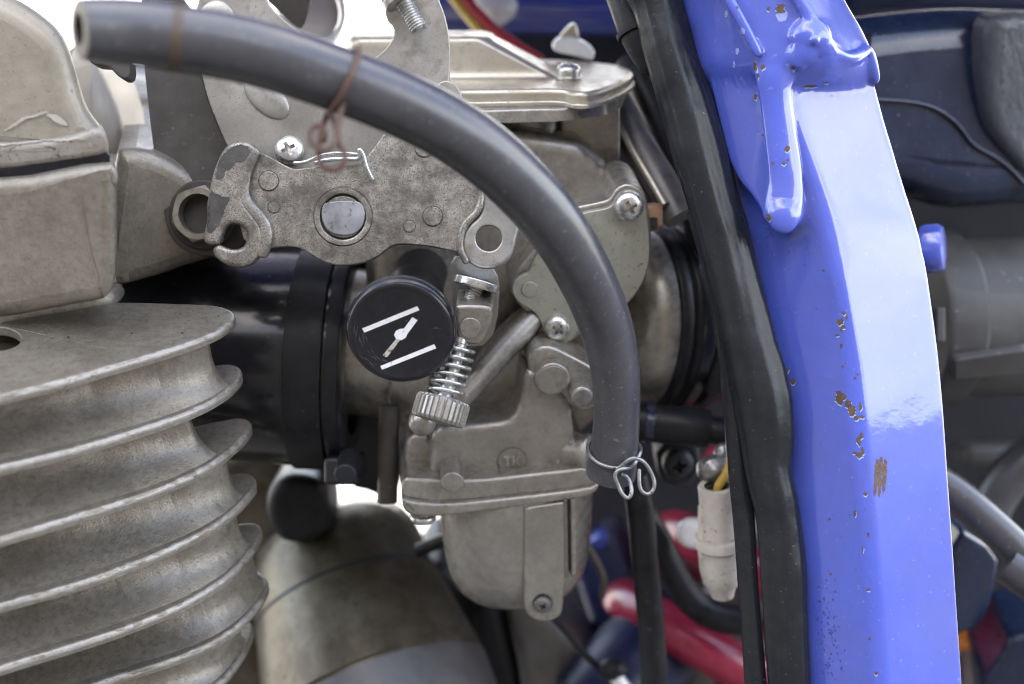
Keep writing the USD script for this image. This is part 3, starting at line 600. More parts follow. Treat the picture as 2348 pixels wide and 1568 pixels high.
bowl.part('edge_strip', fslab([(1308, 1146), (1320, 1144), (1322, 1315), (1310, 1322)], (1315, 1250, 34.0), NV(14, 0), 6, .5, sm=0), 'carb_alloy', smooth=30)
bowl.part('drain_screw', screw_head(P(1244, 1384, 40.5), NV(3), 2.9, 60), 'dark_alloy', smooth=30)
# emblem
o = on_plane(1173, 1056, P(1150, 1050, 30), NB); ue, ve = plane_frame(o, NB)
emb = up_b.part('emblem_ring', join(lathe([(3.6, -.2), (3.65, .28), (4.0, .4), (4.35, .28), (4.4, -.2)], o, NB, 48)), 'carb_alloy', smooth=50)
up_b.part('emblem_groove', lathe([(4.4, .03), (5.0, .03)], o, NB, 48), 'dark_alloy', smooth=False)
tm = meshkit.text_mesh('TK', 3.1, .7, True); tv = np.array(tm.vertices); tv[:, 0] -= (tv[:, 0].min() + tv[:, 0].max()) / 2; tv[:, 1] -= 1.45
emb.part('lettering', (o + tv[:, :1] * ue * .95 + (tv[:, 1:2]) * ve + tv[:, 2:] * NB - .05 * NB, np.array(tm.faces)), 'bright_zinc', smooth=False)
up_b.part('casting_pip', lathe(rounded(.5, -.3, .3, .2), on_plane(1279, 1058, P(1150, 1050, 30), NB), NB, 12), 'bright_zinc')
# fuel inlet on the right of the bowl
ax = unit([.75, -.6, -.05]); o = P(1330, 1036, 34)
inl = carb.part('fuel_inlet', lathe([(0, -8), (6.0, -8), (6.0, 0), (5.4, .6), (5.4, 2.2), (6.3, 2.6), (6.3, 4.4), (5.6, 5.2), (4.4, 5.4), (4.4, 9), (0, 9)], o, ax, 40), 'carb_alloy', smooth=45)
# --- cable bracket (light plate behind the lever)
CB = fslab([(470, -60), (590, -60), (606, -10), (620, 18), (650, 44), (690, 76), (760, 150), (835, 150), (868, 126), (888, 108), (903, 84), (903, 62), (885, 45), (880, 0), (895, -50), (985, -50), (1010, 8), (1024, 50), (1032, 100), (1030, 190), (1020, 330), (960, 420), (840, 430), (620, 430), (560, 420), (532, 352), (512, 318), (490, 262), (466, 190), (440, 60)], (760, 250, 6.0), NV(0, 16), 1.8, .35, sm=1)
cb = carb.part('cable_bracket', CB, 'zinc_plate', smooth=40)
def onCB(x_, y_): return on_plane(x_, y_, P(760, 250, 6.0), NV(0, 16))
nb_ = NV(0, 16)
_d = unit(onCB(634, 244) - onCB(585, 200)); slot = blob(onCB(612, 225), (8.0, 4.6, 1.3), [_d, np.cross(nb_, _d), nb_], .0); cb.part('pressed_dimple', slot, 'zinc_plate', smooth=60)
cb.part('pressed_dimple', blob(onCB(497, 42), (5.2, 5.2, 1.2), [unit(np.cross(nb_, [0, 0, 1.])), unit(np.cross(nb_, [1., 0, 0])), nb_], .02), 'zinc_plate', smooth=60)
cb.part('screw', screw_head(onCB(665, 346) + nb_ * .6, unit([-.02, -1, .1]), 34 * K(5), 25), 'bright_zinc', smooth=30)
ring = fslab([(1002, 196), (1010, 186), (1030, 184), (1052, 200), (1062, 230), (1030, 240), (1000, 226)], (1030, 200, 4.0), NV(0, 16), 1.6, .4, sm=2); cb.part('folded_tab', ring, 'zinc_plate', smooth=40)
# adjuster bolt at the top of the arm
a0, a1 = P(905, -30, -3), P(962, 70, -3); axb = unit(a1 - a0); L_ = np.linalg.norm(a1 - a0)
adj = cb.part('adjuster_thread', lathe([(0, 0)] + [(2.65 - .32 * (k % 2), L_ * .38 + k * .42) for k in range(int(L_ * .62 / .42))] + [(2.1, L_), (0, L_)], a0, axb, 26), 'bright_zinc', smooth=30)
adj.part('collar', lathe(rounded(5.6, -1.2, 1.2, .4), a0 + axb * L_ * .26, axb, 32), 'zinc_plate', smooth=40)
adj.part('lock_nut', placed(hexnut(5.4, 5.0), a0 - axb * 2.0, axb), 'zinc_plate', smooth=30)
# --- throttle lever
LEV = [(520, 336), (600, 350), (625, 362), (655, 380), (676, 388), (700, 384), (730, 381), (770, 378), (812, 376), (824, 373), (842, 358), (866, 326), (886, 299), (915, 262), (980, 240), (1060, 310), (1100, 380), (1112, 420), (1110, 480), (1085, 520), (1062, 560), (1052, 579), (1020, 572), (986, 565), (945, 561), (912, 560), (892, 567), (872, 584), (845, 600), (805, 609), (765, 608), (735, 598), (703, 577), (680, 567), (655, 565), (600, 572), (560, 560), (545, 500), (530, 440)]
lev = fslab(LEV, (780, 480, 0), NV(0, 20), 2.4, .45, sm=1, holes=[circ(786, 497, 66, 56)], segs=4, bevel_holes=.5)
lv = carb.part('throttle_lever', rough(finer(lev, 2.2), .035, .35, 51), 'dirty_lever', smooth=45)
nl = NV(0, 20)
def onV(x_, y_, h=0.0): return on_plane(x_, y_, P(780, 480, 0), nl) + nl * h
def lev_piece(pts, h, thick, bevel, sm=2, holes=(), segs=5):
    q = onV(780, 480, h); pt = (780, 480, q[1])
    O = q; u, v = plane_frame(O, nl)
    to2 = lambda ps: np.array([on_plane(a, b, O, nl) - O for a, b in ps]) @ np.stack([u, v], 1)
    return slab2(chaikin(to2(pts), sm), [to2(k) for k in holes], O, u, v, -nl, thick, bevel, step=1.5, segs=segs, bevel_holes=.5)
hookL = lev_piece([(506, 348), (520, 330), (545, 322), (568, 324), (590, 338), (580, 356), (564, 384), (556, 420), (556, 450), (566, 476), (588, 502), (602, 530), (604, 560), (597, 582), (578, 604), (552, 615), (522, 610), (497, 596), (486, 580), (488, 566), (502, 560), (516, 568), (536, 572), (556, 566), (566, 548), (564, 528), (550, 515), (532, 512), (514, 520), (506, 540), (500, 560), (484, 562), (470, 559), (462, 546), (470, 520), (474, 500), (472, 468), (479, 430), (488, 392)], 2.2, 4.2, 1.3)
hl = lv.part('cable_hook', rough(finer(hookL, 1.6), .05, .5, 52), 'dirty_lever', smooth=60)
gr = wobble([(510, 352), (545, 328), (578, 340), (560, 372), (540, 372), (528, 390), (516, 392), (512, 410), (492, 412), (496, 384)], .8, 1, 3)
hl.part('black_grime', decal(hookL, gr, .04, 4), 'lever_grime', smooth=False)
hl.part('black_grime', decal(hookL, wobble([(482, 432), (492, 442), (512, 452), (530, 452), (520, 470), (512, 492), (500, 520), (480, 540), (472, 520), (478, 480)], .9, 1, 4), .04, 4), 'lever_grime', smooth=False)
eyeR = lev_piece([(1092, 396), (1108, 412), (1180, 470), (1190, 500), (1192, 520), (1184, 548), (1182, 560), (1172, 590), (1150, 610), (1118, 618), (1088, 612), (1066, 594), (1058, 566), (1062, 538), (1076, 514), (1098, 496), (1108, 470), (1104, 430), (1090, 406)], 1.4, 3.8, 1.2, holes=[circ(1120, 546, 30, 28)])
er = lv.part('cable_eye', rough(finer(eyeR, 1.6), .05, .5, 53), 'zinc_plate', smooth=60)
fold = tube(spline([onV(a, b, 1.0) for a, b in [(1088, 392), (1100, 420), (1103, 455), (1094, 485), (1072, 508), (1058, 535), (1056, 570), (1068, 598)]], 40), 1.1, 12, cap='round')
er.part('folded_edge', rough(fold, .1, .6, 54), 'dirty_lever', smooth=60)
hl.part('folded_edge', rough(tube(spline([onV(a, b, 1.1) for a, b in [(584, 346), (566, 384), (558, 420), (560, 455), (582, 487), (604, 515), (610, 545), (600, 582)]], 40), 2.2, 14, rb=1.1, up=nl, cap='round'), .05, .6, 55), 'dirty_lever', smooth=60)
for x_, y_, r, h in ((616, 415, 22, .45), (628, 475, 13, .2), (992, 496, 22, .45), (938, 519, 13, .2), (972, 340, 20, .3)):
    rv = lv.part('rivet', lathe(rounded(r * K(0), -1, h, .2), onV(x_, y_), nl, 30), 'dirty_lever', smooth=40)
    rv.part('groove', lathe([(r * K(0), .04), (r * K(0) + .28, .04)], onV(x_, y_), nl, 30), 'lever_grime', smooth=False)
pv = onV(786, 497)
lv.part('pivot_washer', lathe([(6.6, -.5), (6.8, .2), (7.3, .45), (8.3, .45), (8.6, .1), (8.6, -1)], pv, nl, 56), 'dirty_lever', smooth=45)
lv.part('pivot_seat', lathe([(0, -1.0), (8.0, -1.0)], pv, nl, 40), 'lever_grime', smooth=False)
shaft = lathe(rounded(6.2, -4, -.2, .35), pv, nl, 48); sh = lv.part('throttle_shaft', shaft, 'dirty_lever', smooth=40)
flat = lev_piece([(738, 472), (748, 463), (790, 460), (822, 461), (834, 472), (837, 500), (828, 524), (808, 538), (786, 540), (760, 535), (744, 520), (736, 498)], .35, 1.2, .3); sh.part('filed_flat', flat, 'worn_shaft', smooth=40)
sp1 = tube(spline([onV(*p) for p in [(726, 374, 1.2), (745, 369, 1.2), (780, 366, 1.4), (812, 366, 1.6), (826, 362, 2.0), (826, 346, 2.4), (832, 352, 2.4), (840, 378, 2.2), (854, 411, 1.6)]], 60), 5.2 * K(0), 14, cap='round')
lv.part('return_spring', sp1, 'spring_steel', smooth=60)
lv.part('spring_tail', tube(spline([onV(*p) for p in [(676, 374, .4), (700, 372, .6), (735, 358, .8), (790, 352, .6), (830, 356, .4)]], 40), 4.2 * K(0), 12, cap='round'), 'spring_steel', smooth=60)
# --- choke knob
axk = unit([-.03, -math.cos(math.radians(20)), -math.sin(math.radians(20))]); ok_ = P(917, 763, -16); Rk = 129 * K(-16)
kb = carb.part('choke_knob', lathe([(0, -9), (8, -9), (11, -8), (14.2, -6.4), (Rk - .25, -4.8), (Rk, -3.6), (Rk - .05, -2.4), (Rk - .5, -1.2), (Rk - 1.2, -.35), (Rk - 2.0, -.02), (Rk - 2.6, -.12), (Rk - 3.2, -.35), (Rk * .4, -.7), (0, -.75)], ok_, axk, 96), 'black_gloss', smooth=60)
kb.part('stem', lathe([(0, -60), (8.4, -60), (8.4, -38), (9.2, -37), (9.2, -24), (8.6, -22), (8.6, -6)], ok_, axk, 48), 'black_rubber', smooth=40)
face = lathe([(Rk * 1.2, -.62), (Rk - 3, -.42), (Rk * .4, -.7), (0, -.75)], ok_, axk, 96); face = (face[0], face[1][:, ::-1])
kbm = kb.mesh
for pts, mt in (([(830, 753), (956, 702), (961.5, 711), (835, 762.5)], 'white_print'), ([(872, 839), (995, 789), (1000, 798.5), (875.5, 847.5)], 'white_print'), ([(945, 727), (957, 734), (934, 765), (930, 774), (920, 780), (908, 777), (903, 768), (907, 759), (916, 754), (926, 753)], 'white_print'), ([(908, 777), (917, 780), (888, 818), (884, 819), (877, 814)], 'worn_print')):
    kb.part('choke_symbol', decal(kbm, np.array(pts, float), .06, 6), mt, smooth=False)
rk = np.random.default_rng(77)
for k in range(24):
    a_ = rk.uniform(1.9, 3.3); q_ = rk.uniform(.62, .88); x_, y_ = 917 + 122 * q_ * math.cos(a_), 763 + 113 * q_ * math.sin(a_)
    L2 = rk.uniform(6, 16); t_ = a_ + math.pi / 2 + rk.normal(0, .12); w_ = rk.uniform(.5, 1.1)
    ux, uy = math.cos(t_), math.sin(t_)
    kb.part('scuff', decal(kbm, np.array([(x_ - L2 * ux, y_ - L2 * uy), (x_ - w_ * uy, y_ + w_ * ux), (x_ + L2 * ux, y_ + L2 * uy), (x_ + w_ * uy, y_ - w_ * ux)]), .05, 6), 'knob_scuff', smooth=False)
# --- idle adjusting screw with its spring
s0, s1 = P(1092, 652, -3), P(1008, 948, -8); axs = unit(s1 - s0)
def along(t): return s0 + (s1 - s0) * t
idle = carb.part('idle_screw', lathe([(0, 0)] + [(2.55 - .3 * (k % 2), .5 + k * .38) for k in range(18)] + [(2.5, 8), (2.5, 18), (2.3, 18.2), (2.3, 36), (0, 36)], s0, axs, 24), 'bright_zinc', smooth=30)
idle.part('stop_disc', lathe(rounded(6.7, -1.3, 1.2, .45), s0, unit(axs + np.array([0, .12, 0])), 44), 'bright_zinc', smooth=45)
kn = []
for k in range(30):
    for rr in (7.9, 7.9, 7.2, 7.2): kn.append((rr, (k + (.0, .42, .55, .87)[[7.9, 7.9, 7.2, 7.2].index(rr) if False else len(kn) % 4]) / 30 * 2 * math.pi))
kn2 = np.array([(r * math.cos(a), r * math.sin(a)) for r, a in kn])
e_, g_, a_ = frame_of(axs)
ringk = lambda s, h: along(.885) + (kn2 * s)[:, :1] * e_ + (kn2 * s)[:, 1:] * g_ + h * axs
idle.part('knurled_head', loft([ringk(.7, -.3), ringk(.93, 0.), ringk(1.0, .7), ringk(1.0, 6.0), ringk(.94, 6.8), ringk(.6, 7.0)]), 'zinc_plate', smooth=28)
tt = np.linspace(0, 1, 260); nt = 6.2
ph = 2 * math.pi * nt * tt
sp_c = along(0.50) + (along(.89) - along(0.50)) * tt[:, None]
rs = 4.6 + .5 * tt
spr = sp_c + (rs * np.cos(ph))[:, None] * e_ + (rs * np.sin(ph))[:, None] * g_
idle.part('coil_spring', tube(spr, .62, 12, cap='round'), 'spring_steel', smooth=60)
blkp = fslab([(1042, 708), (1052, 700), (1120, 702), (1132, 714), (1126, 745), (1112, 778), (1100, 792), (1070, 790), (1044, 780)], (1085, 745, -9), NV(0, 0), 14, 1.0, sm=1, segs=4)
hb = carb.part('screw_block', blkp, 'carb_alloy', smooth=45)
hb.part('peg', lathe(rounded(25 * K(-4), -2, .7, .3), P(1078, 751, -9.2), NV(2, 0), 32), 'carb_alloy', smooth=45)
carb.part('lever_stop_arm', fslab([(1032, 585), (1080, 590), (1140, 610), (1146, 700), (1126, 790), (1060, 800), (1040, 760), (1036, 660)], (1085, 690, 7), NV(), 5, .6, sm=1), 'zinc_plate', smooth=40)
carb.part('stop_lobe', blob(P(968, 966, 6), (4.2, 4, 4.4), None, .03), 'carb_alloy', smooth=60)
carb.part('vent_pipe', tube(PP([(893, 930, 40), (890, 1040, 42), (888, 1150, 44)]), 3.4, 18), 'dark_bracket', smooth=50)

# ================================================================== intake boot with its clamp band
boot = Thing('intake_boot', 'black rubber intake boot between the finned cylinder and the carburettor', 'rubber boot')
axB = unit([1, .0, -.05]); OB_ = P(690, 818, 62); Rb = 248 * K(62)
boot.part('sleeve', lathe([(Rb * .93, -75), (Rb * .95, -55), (Rb * .97, -35), (Rb * .99, -12), (Rb, -2), (Rb, 6), (Rb * .97, 7), (Rb * .97, 18), (Rb * .9, 19), (Rb * .7, 19)], OB_, axB, 96), 'black_gloss', smooth=50)
bd = boot.part('clamp_band', lathe([(Rb, .5), (Rb + .9, .7), (Rb + 1.1, 1.2), (Rb + 1.1, 12.0), (Rb + .9, 12.6), (Rb, 12.8)], OB_, axB, 96), 'black_rubber', smooth=45)
boot.part('manifold_flange', fslab([(800, 560), (850, 560), (905, 900), (915, 1000), (918, 1140), (880, 1150), (850, 1130), (800, 1120), (780, 1060)], (860, 900, 84), NV(), 20, 2, sm=1), 'dark_engine', smooth=40)
boot.part('sealing_rim', lathe([(Rb * .9, 13.6), (Rb + .5, 13.9), (Rb + .8, 15), (Rb + .5, 17.8), (Rb * .9, 18.2)], OB_, axB, 96), 'black_rubber', smooth=45)
bd.part('clamp_screw', lathe(rounded(3.6, -6, 6, .8), P(797, 1068, 30), NV(), 30), 'dark_engine', smooth=40)
bd.part('clamp_lug', box(P(792, 1072, 44), (11, 22, 9), r=1.5), 'dark_engine', smooth=40)

# ================================================================== air boot on the right side of the carburettor
ab = Thing('air_boot', 'black ribbed rubber ring clamped on the carburettor mouth beside the wiring sleeve', 'rubber boot')
ab.part('ring', lathe([(28, 10), (32.2, 11.4), (33.0, 11.8), (33.4, 13), (33.2, 15.5), (32.4, 16.2), (32.4, 17.2), (33.6, 18), (34.2, 20), (34.0, 23.5), (33, 24.4), (33, 25.2), (34.8, 26), (35, 29), (34.4, 31), (31, 32), (31, 62)], OR, axR, 84), 'black_rubber', smooth=45)
ab.part('clamp_band', lathe([(34.2, 18.8), (34.8, 19.2), (34.8, 22.4), (34.2, 22.8)], OR, axR, 84), 'black_gloss', smooth=45)
con = Thing('brown_plug', 'small brown square plug tucked beside the upper cover screw', 'connector')
con.part('shell', box(P(1494, 498, 32), (6.2, 10, 8.5), r=2.0), 'brown_part', smooth=45)
con.part('socket', box(P(1494, 511, 26.8), (3.4, 1.2, 3.4), r=.2), 'dark_engine', smooth=False)

# ================================================================== fuel hose and its clips
hose = Thing('fuel_hose', 'thick grey rubber hose arching across the carburettor, open end top left', 'hose')
HP = [(184, 68, -86, 136), (212, 69, -84.5, 141), (250, 71, -82.5, 146), (330, 78, -79, 151), (400, 88, -77, 152), (520, 107, -74, 152), (640, 137, -72, 152), (780, 184, -67, 151), (920, 240, -61, 150), (1050, 308, -54, 149), (1170, 402, -44, 146), (1270, 515, -34, 138), (1345, 640, -22, 130), (1392, 760, -11, 122), (1412, 870, -4, 110), (1413, 960, 2, 107), (1408, 1030, 6, 108), (1400, 1085, 10, 108)]
hq = spline(np.array([list(P(*p[:3])) + [p[3] / 2 * K(p[2])] for p in HP]), 150); hc = hq[:, :3]
s = np.linspace(0, 1, 150); hr = hq[:, 3] * (1 + .07 * np.exp(-((s - 1) / .035) ** 2))
hose.part('outer_wall', tube(hc, hr, 40, cap=None), 'hose_rubber', smooth=True)
ax = unit(hc[0] - hc[1]); hose.part('cut_end', lathe([(hr[0] * .995, 0), (hr[0] * .9, .35), (hr[0] * .56, .35), (hr[0] * .54, 0)], hc[0], ax, 40), 'hose_end', smooth=30)
hose.part('bore', join(tube(hc[:14][::-1], hr[0] * .54, 32, cap=None), lathe([(0, 0), (hr[0] * .54, 0)], hc[13], ax, 32)), 'hose_bore', smooth=True)
k0 = int(np.argmin(np.abs(hc[:, 0] - P(408, 90, -76)[0]))); hose.part('rust_stain', tube(hc[k0 - 1:k0 + 2], hr[k0] + .04, 40, cap=None), 'rust_band', smooth=True)
hose.part('lower_cuff', tube(hc[-3:], hr[-3:] * .98, 40), 'hose_rubber', smooth=40)
# rusty spring clip
kc = int(np.argmin(np.abs(hc[:, 0] - P(785, 186, -67)[0]))); C0 = hc[kc]; Tn = unit(hc[kc + 1] - hc[kc - 1])
e1 = unit(np.array([0, -1, 0]) - Tn * np.dot([0, -1, 0], Tn)); e2 = np.cross(Tn, e1); e2 = e2 if e2[2] > 0 else -e2
clip = Thing('rusty_hose_clip', 'rusty wire clip looped round the upper part of the grey hose', 'hose clip')
w1 = []
for a in np.linspace(200, -75, 26):
    a_ = math.radians(a); w1.append(C0 + (hr[kc] + .75) * (math.cos(a_) * e1 + math.sin(a_) * e2) + Tn * (1.1 * math.sin(a_)))
dc = C0[1] - hr[kc]
w1 += [P(770, 292, dc + 2), P(777, 330, dc + 1), P(790, 352, dc), P(786, 376, dc), P(764, 390, dc), P(738, 380, dc), P(730, 350, dc + 1), P(738, 300, dc + 2), P(750, 262, dc + 8)]
clip.part('wire', tube(spline(w1, 160), .74, 12, cap='round'), 'rusty_wire', smooth=60)
w2 = [P(786, 240, dc + 3), P(776, 280, dc + 1), P(766, 330, dc - .5), P(748, 345, dc - 1), P(726, 338, dc - .5), P(710, 320, dc), P(714, 298, dc + .8), P(732, 288, dc + 1.5), P(745, 306, dc + 1), P(742, 322, dc + 1.2)]
clip.part('wire', tube(spline(w2, 90), .72, 12, cap='round'), 'rusty_wire', smooth=60)
# grey spring clip at the bottom end
clip2 = Thing('grey_hose_clip', 'bare grey wire spring clip with two curled ears at the lower hose end', 'hose clip')
kc = int(np.argmin(np.abs(hc[:, 2] - P(1408, 1030, 6)[2]))); C0 = hc[kc]; Tn = unit(hc[min(kc + 2, 149)] - hc[kc - 2]); rr = hr[kc] + .75
e1 = unit(np.array([0, -1, 0]) - Tn * np.dot([0, -1, 0], Tn)); e2 = np.cross(Tn, e1); e2 = e2 if e2[0] > 0 else -e2
w = []
for a in np.linspace(250, -28, 34)[::-1]:
    a_ = math.radians(a + 62); pass
angs = np.linspace(95, -268, 60)
ringpts = [C0 + rr * (math.cos(math.radians(a)) * e1 + math.sin(math.radians(a)) * e2) + Tn * (1.2 * math.cos(math.radians(a))) for a in angs]
d0 = C0[1]
wA = [C0 + rr * (math.cos(math.radians(a)) * e1 + math.sin(math.radians(a)) * e2) + Tn * (1.6 * math.cos(math.radians(a)) + .4) for a in np.linspace(-190, 6, 30)]
wA += [P(1445, 1052, d0 - 8.5), P(1466, 1053, d0 - 8), P(1482, 1066, d0 - 7), P(1496, 1092, d0 - 6), P(1500, 1108, d0 - 6), P(1496, 1124, d0 - 6), P(1483, 1132, d0 - 6.5), P(1470, 1124, d0 - 7), P(1465, 1102, d0 - 7), P(1465, 1078, d0 - 6.5)]
clip2.part('wire', tube(spline(wA, 150), .62, 12, cap='round'), 'grey_wire', smooth=60)
wB = [C0 + rr * (math.cos(math.radians(a)) * e1 + math.sin(math.radians(a)) * e2) - Tn * (.5 * math.sin(math.radians(a))) for a in np.linspace(200, 75, 18)]
wB += [P(1452, 1066, d0 - 5), P(1430, 1074, d0 - 8), P(1414, 1080, d0 - 8.5), P(1410, 1092, d0 - 8.5), P(1418, 1115, d0 - 8), P(1428, 1134, d0 - 8), P(1440, 1141, d0 - 8), P(1447, 1130, d0 - 8), P(1445, 1108, d0 - 7), P(1436, 1092, d0 - 6.5), P(1428, 1088, d0 - 6)]
clip2.part('wire', tube(spline(wB, 110), .62, 12, cap='round'), 'grey_wire', smooth=60)
# ================================================================== blue frame
fr = Thing('motorcycle_frame', 'chipped bright blue welded frame tube running down the right side', 'frame')
ROWS = [  # picture row, then x of left edge, inner edge, bevel edge, right edge
 (120, 1580, 1735, 1800, 1985), (209, 1605, 1775, 1812, 2012), (277, 1632, 1802, 1827, 2030), (329, 1650, 1822, 1846, 2046), (441, 1690, 1856, 1886, 2079), (528, 1715, 1877, 1911, 2107), (678, 1748, 1918, 1941, 2135), (865, 1776, 1937, 1971, 2158), (1052, 1800, 1956, 1990, 2172), (1280, 1815, 1982, 2012, 2188), (1420, 1822, 1991, 2022, 2197), (1568, 1830, 2001, 2034, 2207), (1720, 1838, 2012, 2046, 2216)]
rw = spline([(r[0] * 1.0, 0, 0, *r[1:]) for r in ROWS], 64)
def corner(p, q, r, t): return [p + (q - p) * (1 - t), .75 * q + .125 * p + .125 * r + 0 * p, q + (r - q) * t]
def section(row, xl, xi, xb, xr, dd=0.0, t=.14, dl=8.0, di=-8.0, db=-8.6, dr=2.0):
    c = [P(xl, row, dl + dd), P(xi, row, di + dd), P(xb, row, db + dd), P(xr, row, dr + dd)]
    back = [P(xr, row, dr + dd) + np.array([-3.0, 24, 3]), P(xl, row, dl + dd) + np.array([3.0, 24, 3])]
    c = c + back; out = []
    ts = [.09, .10, .10, .05, .1, .1]
    for k in range(6):
        p, q, r = c[k - 1], c[k], c[(k + 1) % 6]
        lp, lr = np.linalg.norm(p - q), np.linalg.norm(r - q); rad = [2.0, 2.4, 2.4, 1.4, 2, 2][k]; rad = min(rad, lp * .45, lr * .45)
        a, b = q + (p - q) / lp * rad, q + (r - q) / lr * rad
        for s in np.linspace(0, 1, 6): out.append((1 - s) ** 2 * a + 2 * s * (1 - s) * q + s ** 2 * b)
        for s in np.linspace(0, 1, 8)[1:-1]:
            nx = c[(k + 1) % 6]; lr2 = lr; rad2 = [2.0, 2.4, 2.4, 1.4, 2, 2][(k + 1) % 6]; rad2 = min(rad2, lr * .45)
            e = nx + (q - nx) / lr * rad2; out.append(b + (e - b) * s)
    return np.array(out)[::-1]
tube_m = loft([section(r[0], *r[3:]) for r in rw])
UR = [(-140, 1505, 1612, 1790, 1880), (-60, 1538, 1645, 1812, 1912), (0, 1560, 1676, 1845, 1940), (49, 1574, 1702, 1872, 1968), (97, 1588, 1724, 1897, 1994), (118, 1592, 1734, 1903, 1999), (140, 1598, 1742, 1906, 2001)]
ur = spline([(r[0] * 1.0, 0, 0, *r[1:]) for r in UR], 26)
rings = [section(r[0], *r[3:], dd=-4.0, dr=3.0, db=-10.0) for r in ur]
r0 = section(165, 1600, 1752, 1900, 2002, dd=-3.2, dr=3.0); r1 = section(188, 1603, 1765, 1880, 2004, dd=-.8, dr=2.5); r2 = section(206, 1606, 1775, 1830, 2008, dd=.6, dr=2.6)
slv = loft(rings + [r0, r1, r2])
nleft = unit(np.cross(P(1690, 329, 3) - P(1822, 329, -8), P(1735, 528, 3) - P(1690, 329, 3))); nleft = nleft if nleft[1] < 0 else -nleft
gp = fslab([(1570, -60), (1600, 60), (1625, 190), (1650, 290), (1672, 380), (1692, 418), (1716, 440), (1736, 470), (1752, 512), (1778, 538), (1806, 536), (1832, 505), (1836, 450), (1822, 400), (1806, 320), (1790, 230), (1770, 160), (1735, 100), (1690, 10), (1650, -60)], (1740, 329, -3.4), nleft, 5.0, .9, sm=1, segs=4)
pieces = [tube_m, slv, gp]
for pts, r_, rb2 in (([(1632, -60, -12.5), (1672, 0, -13.5), (1706, 60, -13.2), (1738, 122, -12.6)], 1.9, 1.2), ([(1790, -60, -14.5), (1832, 0, -15), (1862, 46, -15), (1892, 98, -14.4)], 2.2, 1.5), ([(1900, 106, -12.5), (1925, 128, -10.5), (1960, 132, -7.0), (1992, 118, -2.5), (2001, 150, -1.2), (2006, 180, .2)], 2.0, 2.0), ([(1742, 130, -8.2), (1760, 118, -10.5), (1790, 122, -10.8), (1806, 140, -9.8), (1800, 160, -9), (1812, 176, -8.8)], 2.1, 1.8)):
    pieces.append(tube(spline(PP(pts), 26), r_, 16, rb=rb2, up=NCAM, cap='round'))
wl = spline(np.array([list(P(*p)) + [r] for p, r in [((1768, 128, -9.8), 5.0), ((1772, 170, -9.8), 5.8), ((1776, 220, -9.2), 5.2), ((1784, 290, -8.8), 5.0), ((1794, 360, -8.6), 5.4), ((1800, 420, -8.4), 5.8), ((1797, 462, -8.2), 6.4), ((1794, 496, -8.0), 6.8)]]), 60)
wt = tube(wl[:, :3], wl[:, 3], 22, rb=wl[:, 3] * .46, up=NCAM, cap='round'); pieces.append(wt)
pieces.append(blob(P(1796, 494, -9.6), (4.6, 2.6, 5.6), None, .05, .5, 66))
for k, (x_, y_, d_, rr_) in enumerate([(1858, 82, -13.5, (6.0, 3.6, 5.2)), (1846, 112, -12.8, (4.4, 3.0, 4.8)), (1876, 104, -12.8, (4.4, 3.0, 3.8)), (1892, 120, -11.5, (4.0, 2.6, 3.0)), (1830, 126, -12, (3.4, 2.8, 4.6)), (1866, 92, -16.2, (1.5, 1.5, 1.5))]):
    pieces.append(blob(P(x_, y_, d_), rr_, None, .08, .5, 70 + k))
def solid(m):
    t = trimesh.Trimesh(*m, process=True); t.merge_vertices(); trimesh.repair.fix_normals(t)
    return m3.Manifold(m3.Mesh(np.asarray(t.vertices, np.float32), np.asarray(t.faces, np.uint32)))
skin = m3.Manifold()
for q in pieces:
    s_ = solid(q)
    assert s_.status() == m3.Error.NoError, 'frame piece is not closed'
    skin = skin + s_
skin = skin.refine_to_length(1.7); sm_ = skin.to_mesh(); t_ = trimesh.Trimesh(np.array(sm_.vert_properties[:, :3], float), np.array(sm_.tri_verts, int), process=True)
v_ = np.array(t_.vertices); row_ = CY - v_[:, 2] * F / (D + v_[:, 1])
import scipy.sparse as sps
ed = t_.edges_unique; A_ = sps.coo_matrix((np.ones(2 * len(ed)), (np.r_[ed[:, 0], ed[:, 1]], np.r_[ed[:, 1], ed[:, 0]])), shape=(len(v_),) * 2).tocsr(); dg = np.maximum(np.asarray(A_.sum(1)).ravel(), 1)
wgt = np.clip((640 - row_) / 60, 0, 1)[:, None]
for k in range(9):
    v_ = v_ + .55 * wgt * ((A_ @ v_) / dg[:, None] - v_)
whole = rough((v_, np.array(t_.faces)), .07, .08, 63)
fr.part('welded_tube', whole, 'blue_paint', smooth=True)
